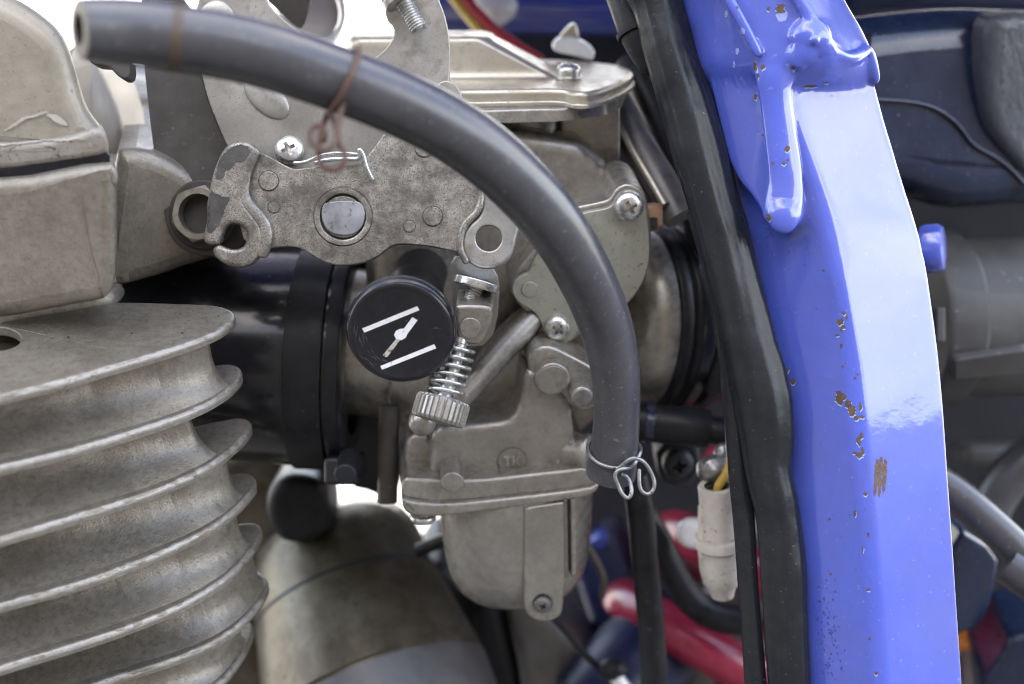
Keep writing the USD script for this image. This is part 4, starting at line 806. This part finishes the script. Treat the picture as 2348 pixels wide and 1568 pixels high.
chips = [  # outline centre, half sizes, seed: bare rusty metal where the paint is gone
 (1730, 152, 5, 12, 1), (1747, 154, 6, 7, 2), (1731, 222, 5, 8, 3), (1804, 342, 7, 9, 4), (1797, 375, 6, 5, 5), (1771, 374, 4, 5, 6), (1806, 367, 3, 4, 7), (1762, 500, 8, 12, 8), (1737, 172, 3, 6, 9), (1748, 310, 3, 4, 10),
 (1934, 718, 5, 6, 11), (1926, 738, 9, 8, 12), (1932, 750, 6, 6, 13), (1940, 728, 4, 6, 14), (1928, 755, 4, 5, 15), (1919, 769, 5, 3, 16), (1928, 793, 4, 6, 17), (1932, 840, 3, 3, 18), (1960, 866, 4, 4, 19), (1966, 858, 3, 3, 20),
 (1926, 912, 14, 16, 21), (1944, 926, 9, 9, 22), (1952, 940, 12, 14, 23), (1972, 933, 5, 10, 24), (1962, 958, 7, 7, 25), (1975, 955, 6, 5, 26), (1969, 1010, 6, 14, 27), (1975, 1000, 5, 8, 28), (1970, 1043, 10, 8, 29), (1960, 1038, 6, 4, 30), (1977, 1032, 4, 7, 31),
 (1959, 1176, 5, 8, 32), (1983, 1133, 6, 5, 33), (1901, 1190, 4, 3, 34), (1982, 1168, 2, 2, 35), (1990, 1352, 6, 4, 36), (1993, 1465, 4, 3, 37), (2009, 1543, 6, 5, 38), (1904, 1316, 3, 3, 39), (1817, 874, 7, 10, 40), (1804, 848, 4, 8, 41), (1853, 583, 2, 2, 42), (1887, 620, 3, 3, 43), (1858, 198, 16, 3, 44), (1893, 190, 6, 3, 45), (1990, 1226, 3, 6, 46), (1978, 1258, 2, 8, 47), (1788, 22, 14, 12, 48), (1762, 20, 5, 6, 49), (1690, 17, 3, 4, 50), (1818, 158, 6, 9, 51)]
for cx_, cy_, hx, hy, sd in chips:
    r = np.random.default_rng(sd); n = 11 + (hx > 8) * 8; an = np.sort(r.uniform(0, 2 * math.pi, n)); an = np.linspace(0, 2 * math.pi, n, endpoint=False) + r.normal(0, .15, n)
    rad = r.uniform(.55, 1.2, n); o = np.stack([cx_ + hx * rad * np.cos(an), cy_ + hy * rad * np.sin(an)], 1); o = chaikin(o, 1)
    if hx > 4 or hy > 7:
        big = np.array([cx_, cy_]) + (o - [cx_, cy_]) * 1.0 + np.array([2.0 * (r.random() - .2), 3.0]); fr.part('primer_edge', decal(whole, big, .03, 5), 'primer', smooth=False)
    fr.part('paint_chip', decal(whole, o, .05, 4), 'rust_spot', smooth=False)
for k, (a, b, wd) in enumerate([((2012, 1048), (2004, 1140), 5), ((2020, 1044), (2014, 1142), 5), ((2030, 1050), (2024, 1134), 5)]):
    fr.part('scrape', decal(whole, wobble([(a[0] - wd, a[1]), (a[0] + wd, a[1] + 6), (b[0] + wd * .8, b[1]), (b[0] - wd * .5, b[1] - 8)], 1.0, 1, 80 + k), .05, 4), 'rust_spot', smooth=False)
for k in range(34):   # pin-head chips and scratches
    r = np.random.default_rng(300 + k); yy = r.uniform(560, 1540); t = r.random(); xl = np.interp(yy, rw[:, 0], rw[:, 3]) + 20; xr_ = np.interp(yy, rw[:, 0], rw[:, 5])
    xx = xl + (xr_ - xl) * t; h = r.uniform(.8, 1.7); fr.part('pin_chip', decal(whole, np.array(circ(xx, yy, h * r.uniform(.7, 1.5), 6, h)), .05, 5), 'rust_spot', smooth=False)
for k in range(150):
    r = np.random.default_rng(700 + k)
    x_, y_, h = (r.normal(1902, 15), r.normal(1455, 55), r.uniform(.8, 2.6)) if k < 80 else ((r.normal(1790, 26), r.normal(560, 16), r.uniform(.8, 2.4)) if k < 105 else ((r.normal(1905, 20), r.normal(170, 26), r.uniform(.6, 1.6)) if k < 125 else (r.normal(1690, 32), r.normal(240, 120), r.uniform(.5, 1.6))))
    fr.part('grime_fleck', decal(whole, np.array(circ(x_, y_, h * r.uniform(.8, 1.8), 7, h)), .04, 5), 'grime_blue', smooth=False)
for k, (x_, y_, hx, hy) in enumerate([(1664, 32, 4, 8), (1702, 72, 6, 8), (1690, 118, 4, 8), (1682, 148, 3, 8), (1792, 34, 14, 16)]):
    fr.part('pale_scuff', decal(whole, wobble(circ(x_, y_, hy, 12, hx), .8, 1, 900 + k), .03, 5), 'pale_scuff', smooth=False)
bolt = Thing('blue_bolt', 'blue painted round bolt head behind the right edge of the frame', 'bolt')
bo = P(2092, 572, 40); bolt.part('head', lathe([(0, -12), (5.5, -12), (5.5, 2), (7.4, 2.6), (8.0, 4), (8.0, 8), (7.0, 9.5), (4, 10), (0, 10)], bo, unit([1, -.5, .02]), 36), 'blue_paint', smooth=40)

# ================================================================== wiring sleeves beside the frame
loom = Thing('wiring_sleeve', 'shiny black wiring sleeve running down along the blue frame', 'wiring')
def fold_shape(seed, k=.05):
    r = np.random.default_rng(seed); ph = r.uniform(0, 6.28, 6)
    def f(s, th): return 1 + k * np.sin(2 * th + ph[0] + 3 * s) + k * .8 * np.sin(3 * th + ph[1] - 5 * s) + k * .35 * np.sin(7 * th + ph[2] + 6 * s) + k * .25 * np.sin(11 * th + ph[3] - 9 * s)
    return f
LO = [(-60, 1405, 1540), (0, 1440, 1562), (80, 1462, 1585), (150, 1480, 1606), (230, 1502, 1634), (330, 1530, 1664), (430, 1560, 1688), (560, 1597, 1722), (700, 1630, 1757), (800, 1650, 1785), (870, 1665, 1804), (940, 1680, 1817), (1010, 1694, 1818), (1080, 1708, 1812), (1140, 1724, 1824), (1200, 1736, 1834), (1300, 1745, 1844), (1400, 1752, 1850), (1480, 1758, 1854), (1640, 1766, 1862)]
pl = spline(np.array([list(P((a + b) / 2, y_, 4)) + [(b - a) / 2 * K(0)] for y_, a, b in LO]), 130)
loom.part('sleeve', rough(tube(pl[:, :3], pl[:, 3], 56, rb=pl[:, 3] * .75, up=NCAM, shape=fold_shape(3, .07)), .45, .09, 11), 'loom_sleeve', smooth=True)
LB = [(480, 1575, 1640), (620, 1612, 1680), (760, 1636, 1705), (900, 1652, 1715), (1000, 1660, 1722), (1100, 1668, 1726), (1200, 1678, 1732), (1320, 1688, 1738), (1450, 1699, 1748), (1640, 1712, 1764)]
pb = spline(np.array([list(P((a + b) / 2, y_, 8)) + [(b - a) / 2 * K(8)] for y_, a, b in LB]), 90)
loom2 = Thing('thin_wiring_sleeve', 'narrow black sleeve leaving the broad wiring sleeve on its left', 'wiring')
loom2.part('sleeve', tube(pb[:, :3], pb[:, 3], 36, rb=pb[:, 3] * .8, up=NCAM, shape=fold_shape(9, .08)), 'loom_sleeve', smooth=True)
grom = Thing('rubber_grommet', 'black rubber grommet round the wiring sleeve at the top', 'grommet')
gc = spline(np.array([list(P(*p)) + [r] for p, r in [((1412, -60, 16), 5.6), ((1436, 0, 15), 5.8), ((1452, 50, 14), 5.6), ((1468, 98, 13), 5.0), ((1484, 150, 13), 3.2)]]), 40)
grom.part('sleeve', tube(gc[:, :3], gc[:, 3], 30, cap='round'), 'black_rubber', smooth=True)
kk = 24; grom.part('collar', tube(gc[kk:kk + 3, :3], gc[kk:kk + 3, 3] + .9, 30), 'black_rubber', smooth=40)
cyl = Thing('clutch_tube', 'dark tube with a bright edge passing behind the wiring sleeve', 'tube')
cyl.part('tube', tube(PP([(1400, 215, 60), (1450, 310, 52), (1510, 410, 44), (1560, 500, 40)]), 5.6, 24), 'dark_alloy', smooth=50)
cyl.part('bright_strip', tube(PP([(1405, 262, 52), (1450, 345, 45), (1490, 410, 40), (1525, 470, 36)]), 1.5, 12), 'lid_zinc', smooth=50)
ductp = Thing('slack_cable', 'thin black cable hanging behind the wiring sleeve', 'cable')
ductp.part('cable', tube(spline(PP([(1440, 140, 70), (1490, 240, 64), (1550, 380, 60), (1600, 520, 56), (1640, 700, 54), (1650, 900, 54)]), 50), 5.0, 20), 'black_rubber', smooth=50)

# ================================================================== electrical connector
ec = Thing('wire_connector', 'off-white plastic wire connector with a yellow wire, left of the black sleeves', 'connector')
axc = unit([-.10, -.30, 1.0]); oc = P(1650, 1240, 38)
q = oc + axc * 2
ec.part('barrel', lathe([(4.2, 17.6), (5.9, 17.8), (6.2, 17.2), (6.0, 14), (6.0, 0), (4.5, -.5)], q, axc, 36), 'white_plastic', smooth=40)
ec.part('barrel_floor', lathe([(0, 15.0), (5.0, 15.0)], q, axc, 24), 'worn_plastic', smooth=False)
ec.part('collar', lathe([(5.0, -.8), (6.6, .2), (7.9, -.2), (8.3, -1.2), (8.3, -3.2), (7.4, -4.2), (7.1, -12), (6.2, -16.5), (4.5, -18.5), (3.6, -22), (0, -22)], q, axc, 40), 'white_plastic', smooth=40)
ec.part('latch', box(q - unit([1, 0, .1]) * 6.0 + axc * 2, (1.4, 4, 17), r=.5), 'white_plastic', smooth=40)
ec.part('yellow_wire', tube(spline([q + axc * 12, q + axc * 18 + np.array([.5, -1, 0]), q + axc * 22 + np.array([3.2, 0, 0]), q + axc * 30 + np.array([5.5, 2, 0])], 24), 1.4, 14), 'yellow_wire', smooth=60)
bt = ec.part('silver_boot', rough(finer(blob(P(1640, 1076, 38), (6.2, 5, 4.8), None, .1, .5, 5), 1.5), .3, .4, 7), 'grey_wire', smooth=60)
bt.part('tail', blob(P(1656, 1046, 40), (3.0, 3, 4.6), None, .1, .5, 6), 'grey_wire', smooth=60)
wb = Thing('white_button', 'blurred white round cap left of the wire connector', 'cap'); wb.part('cap', lathe(rounded(5.6, -8, 3, 2), P(1587, 1222, 70), unit([-.2, -1, .2]), 30), 'white_ring', smooth=45)

# ================================================================== red shock spring, hoses under the carburettor
shock = Thing('shock_absorber', 'blurred red coil spring of the rear shock behind the wiring', 'shock absorber')
axz = unit([.60, .0, .80]); oz = P(1440, 1690, 150)
hx = helix(oz - axz * 8, axz, 36, 36, 3.9, 40, phase=.2)
shock.part('coil', tube(hx, 9.0, 24), 'red_spring', smooth=60)
shock.part('damper', lathe([(0, -40), (15, -40), (15, 110), (0, 110)], oz, axz, 40), 'dark_alloy', smooth=40)
bh = Thing('drain_hose', 'straight black hose hanging down below the hose clip', 'hose')
bh.part('hose', tube(spline(PP([(1452, 1090, 48), (1466, 1160, 50), (1474, 1240, 52), (1484, 1350, 56), (1494, 1450, 60), (1500, 1640, 62)]), 50), 4.6, 24), 'black_rubber', smooth=60)
ch = Thing('curved_hose', 'black curved hose sweeping in front of the red spring', 'hose')
ch.part('hose', tube(spline(PP([(1470, 1180, 80), (1500, 1230, 82), (1540, 1310, 84), (1590, 1380, 86), (1650, 1415, 86), (1740, 1420, 86)]), 50), 5.6, 24), 'black_rubber', smooth=60)
el = Thing('rubber_elbow', 'black rubber hose stub joining the carburettor right of the float bowl', 'hose')
el.part('hose', tube(PP([(1400, 960, 56), (1475, 968, 52), (1560, 976, 50), (1622, 984, 50)]), 45 * K(50), 32), 'black_rubber', smooth=45)
el.part('hose_tail', tube(PP([(1610, 984, 50), (1660, 990, 48), (1700, 996, 48)]), 33 * K(50), 28), 'black_rubber', smooth=45)
el.part('clip', lathe([(45.5 * K(50), -1.5), (47.5 * K(50), -1.2), (47.5 * K(50), 1.2), (45.5 * K(50), 1.5)], P(1486, 969, 51), [1, 0, -.1], 36), 'black_plastic', smooth=40)
ps = Thing('black_screw', 'black cross-head screw below the rubber hose stub', 'screw')
ps.part('head', screw_head(P(1553, 1060, 62), NV(4), 36 * K(62), 12), 'dark_engine', smooth=30)
ps.part('lug', fslab([(1500, 1020), (1600, 1010), (1610, 1070), (1590, 1110), (1550, 1120), (1510, 1105)], (1553, 1060, 66), NV(), 14, 2, sm=1), 'dark_engine', smooth=45)

# ================================================================== starter motor below
st = Thing('starter_motor', 'big olive-grey cylindrical starter motor under the carburettor', 'starter motor')
axm = unit([.36, -.48, -.80]); om = P(796, 1372, 118); Rm = 212 * K(118)
st.part('housing', lathe([(0, -30), (Rm * .55, -30), (Rm * .80, -26), (Rm * .95, -16), (Rm * .99, -2), (Rm, 0), (Rm * 1.0, .4), (Rm * .985, .6), (Rm * .985, 1.6), (Rm * 1.015, 2), (Rm * 1.11, 22), (Rm * 1.18, 38), (Rm * 1.16, 38.6), (Rm * 1.16, 39.6)], om, axm, 96), 'olive_alloy', smooth=35)
st.part('end_cap', lathe([(Rm * 1.15, 39.4), (Rm * 1.185, 39.8), (Rm * 1.18, 58), (Rm * 1.09, 66), (0, 68)], om, axm, 96), 'grey_cap', smooth=35)
st.part('seam', lathe([(Rm * 1.0, .2), (Rm * 1.008, .5), (Rm * 1.008, 1.5), (Rm * 1.0, 1.9)], om, axm, 96), 'dark_engine', smooth=35)
st.part('mounting_collar', rough(finer(fslab([(380, 1700), (380, 1250), (440, 1080), (540, 1030), (640, 1030), (690, 1045), (718, 1100), (740, 1160), (770, 1166), (800, 1152), (870, 1156), (920, 1186), (950, 1230), (975, 1300), (800, 1400), (700, 1700)], (780, 1220, 116), NV(0, 25), 30, 6, sm=1, segs=5), 4), .5, .15, 90), 'olive_alloy', smooth=55)
plug = Thing('rubber_plug', 'black rubber cap standing on the olive starter motor', 'rubber cap')
plug.part('cap', fslab([(606, 1190), (606, 1140), (626, 1108), (660, 1092), (705, 1096), (738, 1112), (748, 1150), (756, 1215), (740, 1236), (700, 1256), (660, 1252), (632, 1240)], (680, 1170, 84), NV(0, 8), 26, 5, sm=2, segs=5), 'black_rubber', smooth=60)
plug.part('neck', tube(PP([(670, 1110, 96), (720, 1075, 100), (790, 1062, 104)]), 5.5, 24), 'black_rubber', smooth=50)

# ================================================================== things behind, mostly out of focus
back = Thing('rear_mudguard', 'dark inner mudguard and engine rear filling the gaps behind the carburettor', 'mudguard')
back.part('panel', fslab([(1010, 60), (1500, 30), (3000, -200), (3100, 2100), (1060, 2100), (1035, 1330), (1000, 1120), (1000, 300)], (1400, 800, 240), NV(), 20, 6, sm=0), 'dark_engine', smooth=40)
back.part('lower_case', fslab([(940, 1420), (960, 1310), (1010, 1296), (1060, 1340), (1140, 1380), (1160, 1450), (1190, 1560), (1230, 1700), (1100, 1800), (900, 1800)], (1100, 1500, 150), NV(), 40, 6, sm=1), 'dark_engine', smooth=45)
case = Thing('grey_engine_case', 'blurred grey engine case edge below the float bowl', 'engine case')
case.part('cover', fslab([(1150, 1372), (1215, 1378), (1290, 1440), (1350, 1500), (1420, 1600), (1440, 1700), (1200, 1700), (1190, 1560), (1160, 1440)], (1260, 1500, 130), NV(-8, 10), 30, 6, sm=1, segs=5), 'dark_alloy', smooth=55)
case.part('shadow_side', fslab([(1090, 1480), (1080, 1380), (1140, 1375), (1160, 1440), (1190, 1560), (1220, 1700), (1110, 1700)], (1150, 1500, 138), NV(), 30, 4, sm=1), 'dark_engine', smooth=45)
rail = Thing('lower_frame_rail', 'blurred blue frame rail low behind the float bowl', 'frame rail')
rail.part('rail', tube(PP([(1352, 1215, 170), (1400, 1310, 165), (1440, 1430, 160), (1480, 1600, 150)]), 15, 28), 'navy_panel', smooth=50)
rail.part('bracket', fslab([(1350, 1240), (1395, 1222), (1392, 1255), (1372, 1262), (1356, 1256)], (1372, 1240, 150), NV(), 6, 1, sm=1), 'blue_paint', smooth=40)
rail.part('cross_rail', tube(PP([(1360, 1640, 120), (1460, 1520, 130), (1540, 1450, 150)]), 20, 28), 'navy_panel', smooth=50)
vb = Thing('violet_tab', 'small violet painted tab peeking out under the float bowl', 'frame tab'); vb.part('tab', fslab([(1096, 1372), (1130, 1368), (1132, 1384), (1100, 1388)], (1110, 1378, 160), NV(0, 40), 4, .8, sm=1), 'blue_paint', smooth=40)
sb = Thing('silver_bolt', 'blurred silver bolt head right of the float bowl', 'bolt'); sb.part('head', lathe(rounded(9.5, -6, 6, 3), P(1418, 1262, 190), NV(8, 10), 32), 'white_ring', smooth=45)
cw = Thing('thin_cable', 'thin dark cable hanging below the drain lug', 'cable'); cw.part('cable', tube(spline(PP([(1262, 1410, 66), (1300, 1450, 76), (1360, 1520, 90), (1400, 1560, 96), (1440, 1640, 100)]), 40), 1.4, 12), 'black_rubber', smooth=60)
cw2 = Thing('tan_cable', 'thin tan cable bowing out right of the float bowl', 'cable'); cw2.part('cable', tube(spline(PP([(1345, 1250, 110), (1368, 1290, 110), (1384, 1330, 110), (1380, 1370, 110)]), 30), 1.3, 12), 'olive_alloy', smooth=60)
ck = Thing('cable_end', 'pale blue-white cable end at the bottom edge below the float bowl', 'cable end'); ck.part('ferrule', tube(PP([(1395, 1530, 88), (1440, 1590, 90)]), 2.8, 16), 'white_ring', smooth=50); ck.part('knot', blob(P(1402, 1535, 88), (5.5, 4, 4), None, .2), 'black_rubber', smooth=60)
ob = Thing('overflow_pipe', 'short black pipe left of the float bowl', 'pipe'); ob.part('pipe', tube(PP([(960, 1262, 92), (1010, 1240, 86), (1040, 1228, 80)]), 2.6, 16), 'black_rubber', smooth=50)
pl2 = Thing('pale_strut', 'pale blurred strut between starter motor and float bowl', 'strut'); pl2.part('strut', tube(PP([(985, 1230, 170), (1000, 1290, 160), (1012, 1400, 150)]), 5, 20), 'pale_casting', smooth=50)

# top: tank, wires, chrome
tank = Thing('fuel_tank', 'blue fuel tank whose lower edge shows blurred along the top', 'fuel tank')
def tank_ring(xc, w_, y0, y1, z0, z1):
    p = rr_ = []
    r = 26.0; out = []
    for cy_, cz_, a0 in ((y1 - r, z1 - r, 0), (y0 + r, z1 - r, 90), (y0 + r, z0 + r * .5, 180), (y1 - r, z0 + r * .5, 270)):
        for k in range(8):
            a = math.radians(a0 + 90 * k / 7); out.append((xc, cy_ + r * math.cos(a), cz_ + (r if a0 < 180 else r * .5) * math.sin(a)))
    return np.array(out)
to_eng = lambda v: np.asarray(v, float) @ RC           # world-aligned mm -> engine frame
secs = [(-330, 96, 330, 190, 270), (-300, 72, 350, 150, 290), (-150, 62, 360, 122, 300), (0, 60, 360, 116, 305), (160, 60, 360, 118, 300), (260, 66, 350, 128, 290), (300, 84, 330, 150, 270)]
tank.part('shell', loft([to_eng(tank_ring(x_, 0, a, b, c, d)) for x_, a, b, c, d in secs]), 'blue_paint', smooth=45)
und = Thing('under_tank_rail', 'blurred blue and pinkish top frame rail behind the carburettor lid', 'frame rail')
und.part('rail', tube(PP([(1000, 20, 150), (1200, 22, 150), (1400, 26, 150), (1700, 34, 150)]), 10, 28), 'blue_paint', smooth=50)
und.part('pale_lug', blob(P(1130, 16, 136), (10, 6, 8), None, .1), 'white_ring', smooth=60)
yw = Thing('yellow_cable', 'yellow-brown cable crossing behind the lid', 'cable'); yw.part('cable', tube(PP([(1020, -30, 110), (1065, 25, 110), (1105, 75, 108), (1130, 110, 106)]), 2.2, 14), 'yellow_wire', smooth=50)
rwi = Thing('red_cable', 'dark red cable crossing behind the lid', 'cable'); rwi.part('cable', tube(PP([(1050, -30, 108), (1085, 20, 108), (1130, 66, 106), (1190, 110, 104), (1240, 140, 102)]), 2.2, 14), 'red_wire', smooth=50)
cone = Thing('white_clip', 'small white and yellow plastic clip behind the lid screw', 'clip')
cone.part('base', fslab([(1264, 108), (1275, 92), (1300, 84), (1330, 92), (1366, 116), (1360, 140), (1345, 138), (1320, 130), (1275, 122)], (1310, 110, 72), NV(), 6, 1.0, sm=1), 'white_ring', smooth=40)
cone.part('peak', fslab([(1278, 90), (1300, 66), (1314, 54), (1324, 64), (1330, 94), (1300, 100)], (1304, 80, 73), NV(), 5, 1.0, sm=1), 'lid_zinc', smooth=40)
cr = Thing('chrome_ring', 'blurred white metal ring at the top edge behind the hose', 'ring')
oc_ = P(712, 28, 72)
cr.part('ring', lathe([(10.0, -5), (10.6, 4), (11.6, 4.6), (12.2, 3), (12.2, -5)], oc_, unit([.25, -1, .15]), 48, sy=1.15), 'white_ring', smooth=45)
cr.part('disc', lathe([(0, 0), (10.0, 0)], oc_, unit([.25, -1, .15]), 40, sy=1.15), 'pale_casting', smooth=False)
bp = Thing('black_stay', 'dark flat stay at the top edge beside the metal ring', 'bracket'); bp.part('plate', fslab([(600, -60), (720, -60), (708, 20), (694, 68), (676, 62), (628, 16), (610, 0)], (660, 10, 30), NV(), 4, .5, sm=1), 'dark_bracket', smooth=40)

# right: air box, ribbed boot, hoses
abx = Thing('air_box', 'black plastic air box with a moulded seam, upper right behind the frame', 'air box')
abx.part('shell', finer(fslab([(1900, 60), (1975, 42), (2100, 26), (2230, 16), (2347, 20), (2500, 24), (2520, 480), (2347, 478), (2280, 486), (2200, 490), (2140, 470), (2080, 446), (1940, 430)], (2180, 240, 58), NV(14, 6), 60, 13, sm=1, segs=8), 6), 'black_plastic', smooth=60)
seam_p = spline([on_plane(a, b, P(2180, 240, 57.2), NV(14, 6)) for a, b in [(1960, 226), (2020, 229), (2110, 238), (2160, 258), (2200, 292), (2230, 330), (2270, 354), (2310, 382), (2345, 418), (2400, 470)]], 60)
abx.part('moulded_seam', tube(seam_p, .75, 12), 'black_plastic', smooth=60)
abx.part('worn_panel', rough(finer(fslab([(2272, 60), (2300, 30), (2440, 30), (2450, 470), (2370, 420), (2310, 350), (2276, 300), (2264, 180)], (2340, 220, 56.4), NV(18, 0), 10, 4.5, sm=2, segs=6), 2.5), .25, .5, 91), 'grey_plastic', smooth=60)
seat = Thing('seat_base', 'dark seat base above the air box at the upper right corner', 'seat base'); seat.part('panel', fslab([(1930, -160), (2600, -160), (2600, 30), (2347, 26), (2100, 36), (1930, 60)], (2200, 0, 120), NV(6), 40, 4, sm=0), 'navy_panel', smooth=45)
rb_ = Thing('ribbed_air_duct', 'dark round plastic air duct with a raised band, right edge', 'air duct')
od = P(2165, 730, 96); axd = unit([1, .10, .02])
rb_.part('duct', lathe([(20, -14), (31.5, -13), (33, -11), (33, 0), (31, 1.5), (29.5, 3), (29.5, 60), (20, 62)], od, axd, 72), 'worn_plastic', smooth=40)
rb_.part('band', lathe([(29.6, 4), (30.3, 4.4), (30.3, 60), (29.6, 60.4)], od, axd, 72) if False else fslab([(2188, 826), (2360, 802), (2360, 858), (2188, 872)], (2260, 838, 64), NV(8, -20), 3, .7, sm=0), 'worn_plastic', smooth=40)
rb_.part('clip', box(P(2150, 745, 60), (3.2, 6, 12), r=.8), 'worn_plastic', smooth=40)
h2 = Thing('grey_side_hose', 'grey rubber hose slanting down to the right edge behind the frame', 'hose')
h2.part('hose', tube(spline(PP([(2120, 1090, 58), (2180, 1126, 56), (2240, 1176, 54), (2310, 1240, 52), (2400, 1330, 50)]), 40), 41 * K(55), 32), 'hose_rubber', smooth=60)
h2.part('end_sleeve', tube(PP([(2305, 1292, 50), (2360, 1330, 48), (2420, 1370, 48)]), [44 * K(50), 46 * K(50), 46 * K(50)], 30), 'hose_rubber', smooth=50)
h3 = Thing('rear_breather_hose', 'blurred fat hose rising behind the grey side hose', 'hose'); h3.part('hose', tube(spline(PP([(2250, 1200, 130), (2300, 1110, 128), (2350, 1060, 126), (2440, 1000, 124)]), 30), 8.5, 24), 'hose_rubber', smooth=60)
tr = Thing('battery_tray', 'black tray with a curved bright edge, lower right behind the frame', 'tray')
tr.part('tray', fslab([(2180, 1200), (2292, 1268), (2284, 1340), (2268, 1400), (2246, 1440), (2215, 1452), (2180, 1452)], (2230, 1340, 76), NV(10), 30, 2.0, sm=1, segs=4), 'black_plastic', smooth=45)
tr.part('lower_box', fslab([(2265, 1480), (2480, 1430), (2480, 1800), (2250, 1800)], (2330, 1560, 80), NV(-6), 30, 3, sm=1, segs=4), 'black_plastic', smooth=45)
og = Thing('orange_fitting', 'small blurred orange fitting at the lower right of the frame', 'fitting'); og.part('fitting', blob(P(2226, 1478, 110), (6.5, 5, 5.5), None, .1), 'orange_part', smooth=60)
gs = Thing('grey_strut', 'grey strut at the lower right edge of the frame', 'strut'); gs.part('strut', tube(PP([(2228, 1490, 108), (2240, 1640, 104)]), 4.6, 18), 'dark_alloy', smooth=50)
tp = Thing('tan_pad', 'tan blurred pad between the ribbed duct and the hoses', 'pad'); tp.part('pad', box(P(2300, 1040, 170), (40, 20, 9), r=3), 'worn_plastic', smooth=45)
write_all()
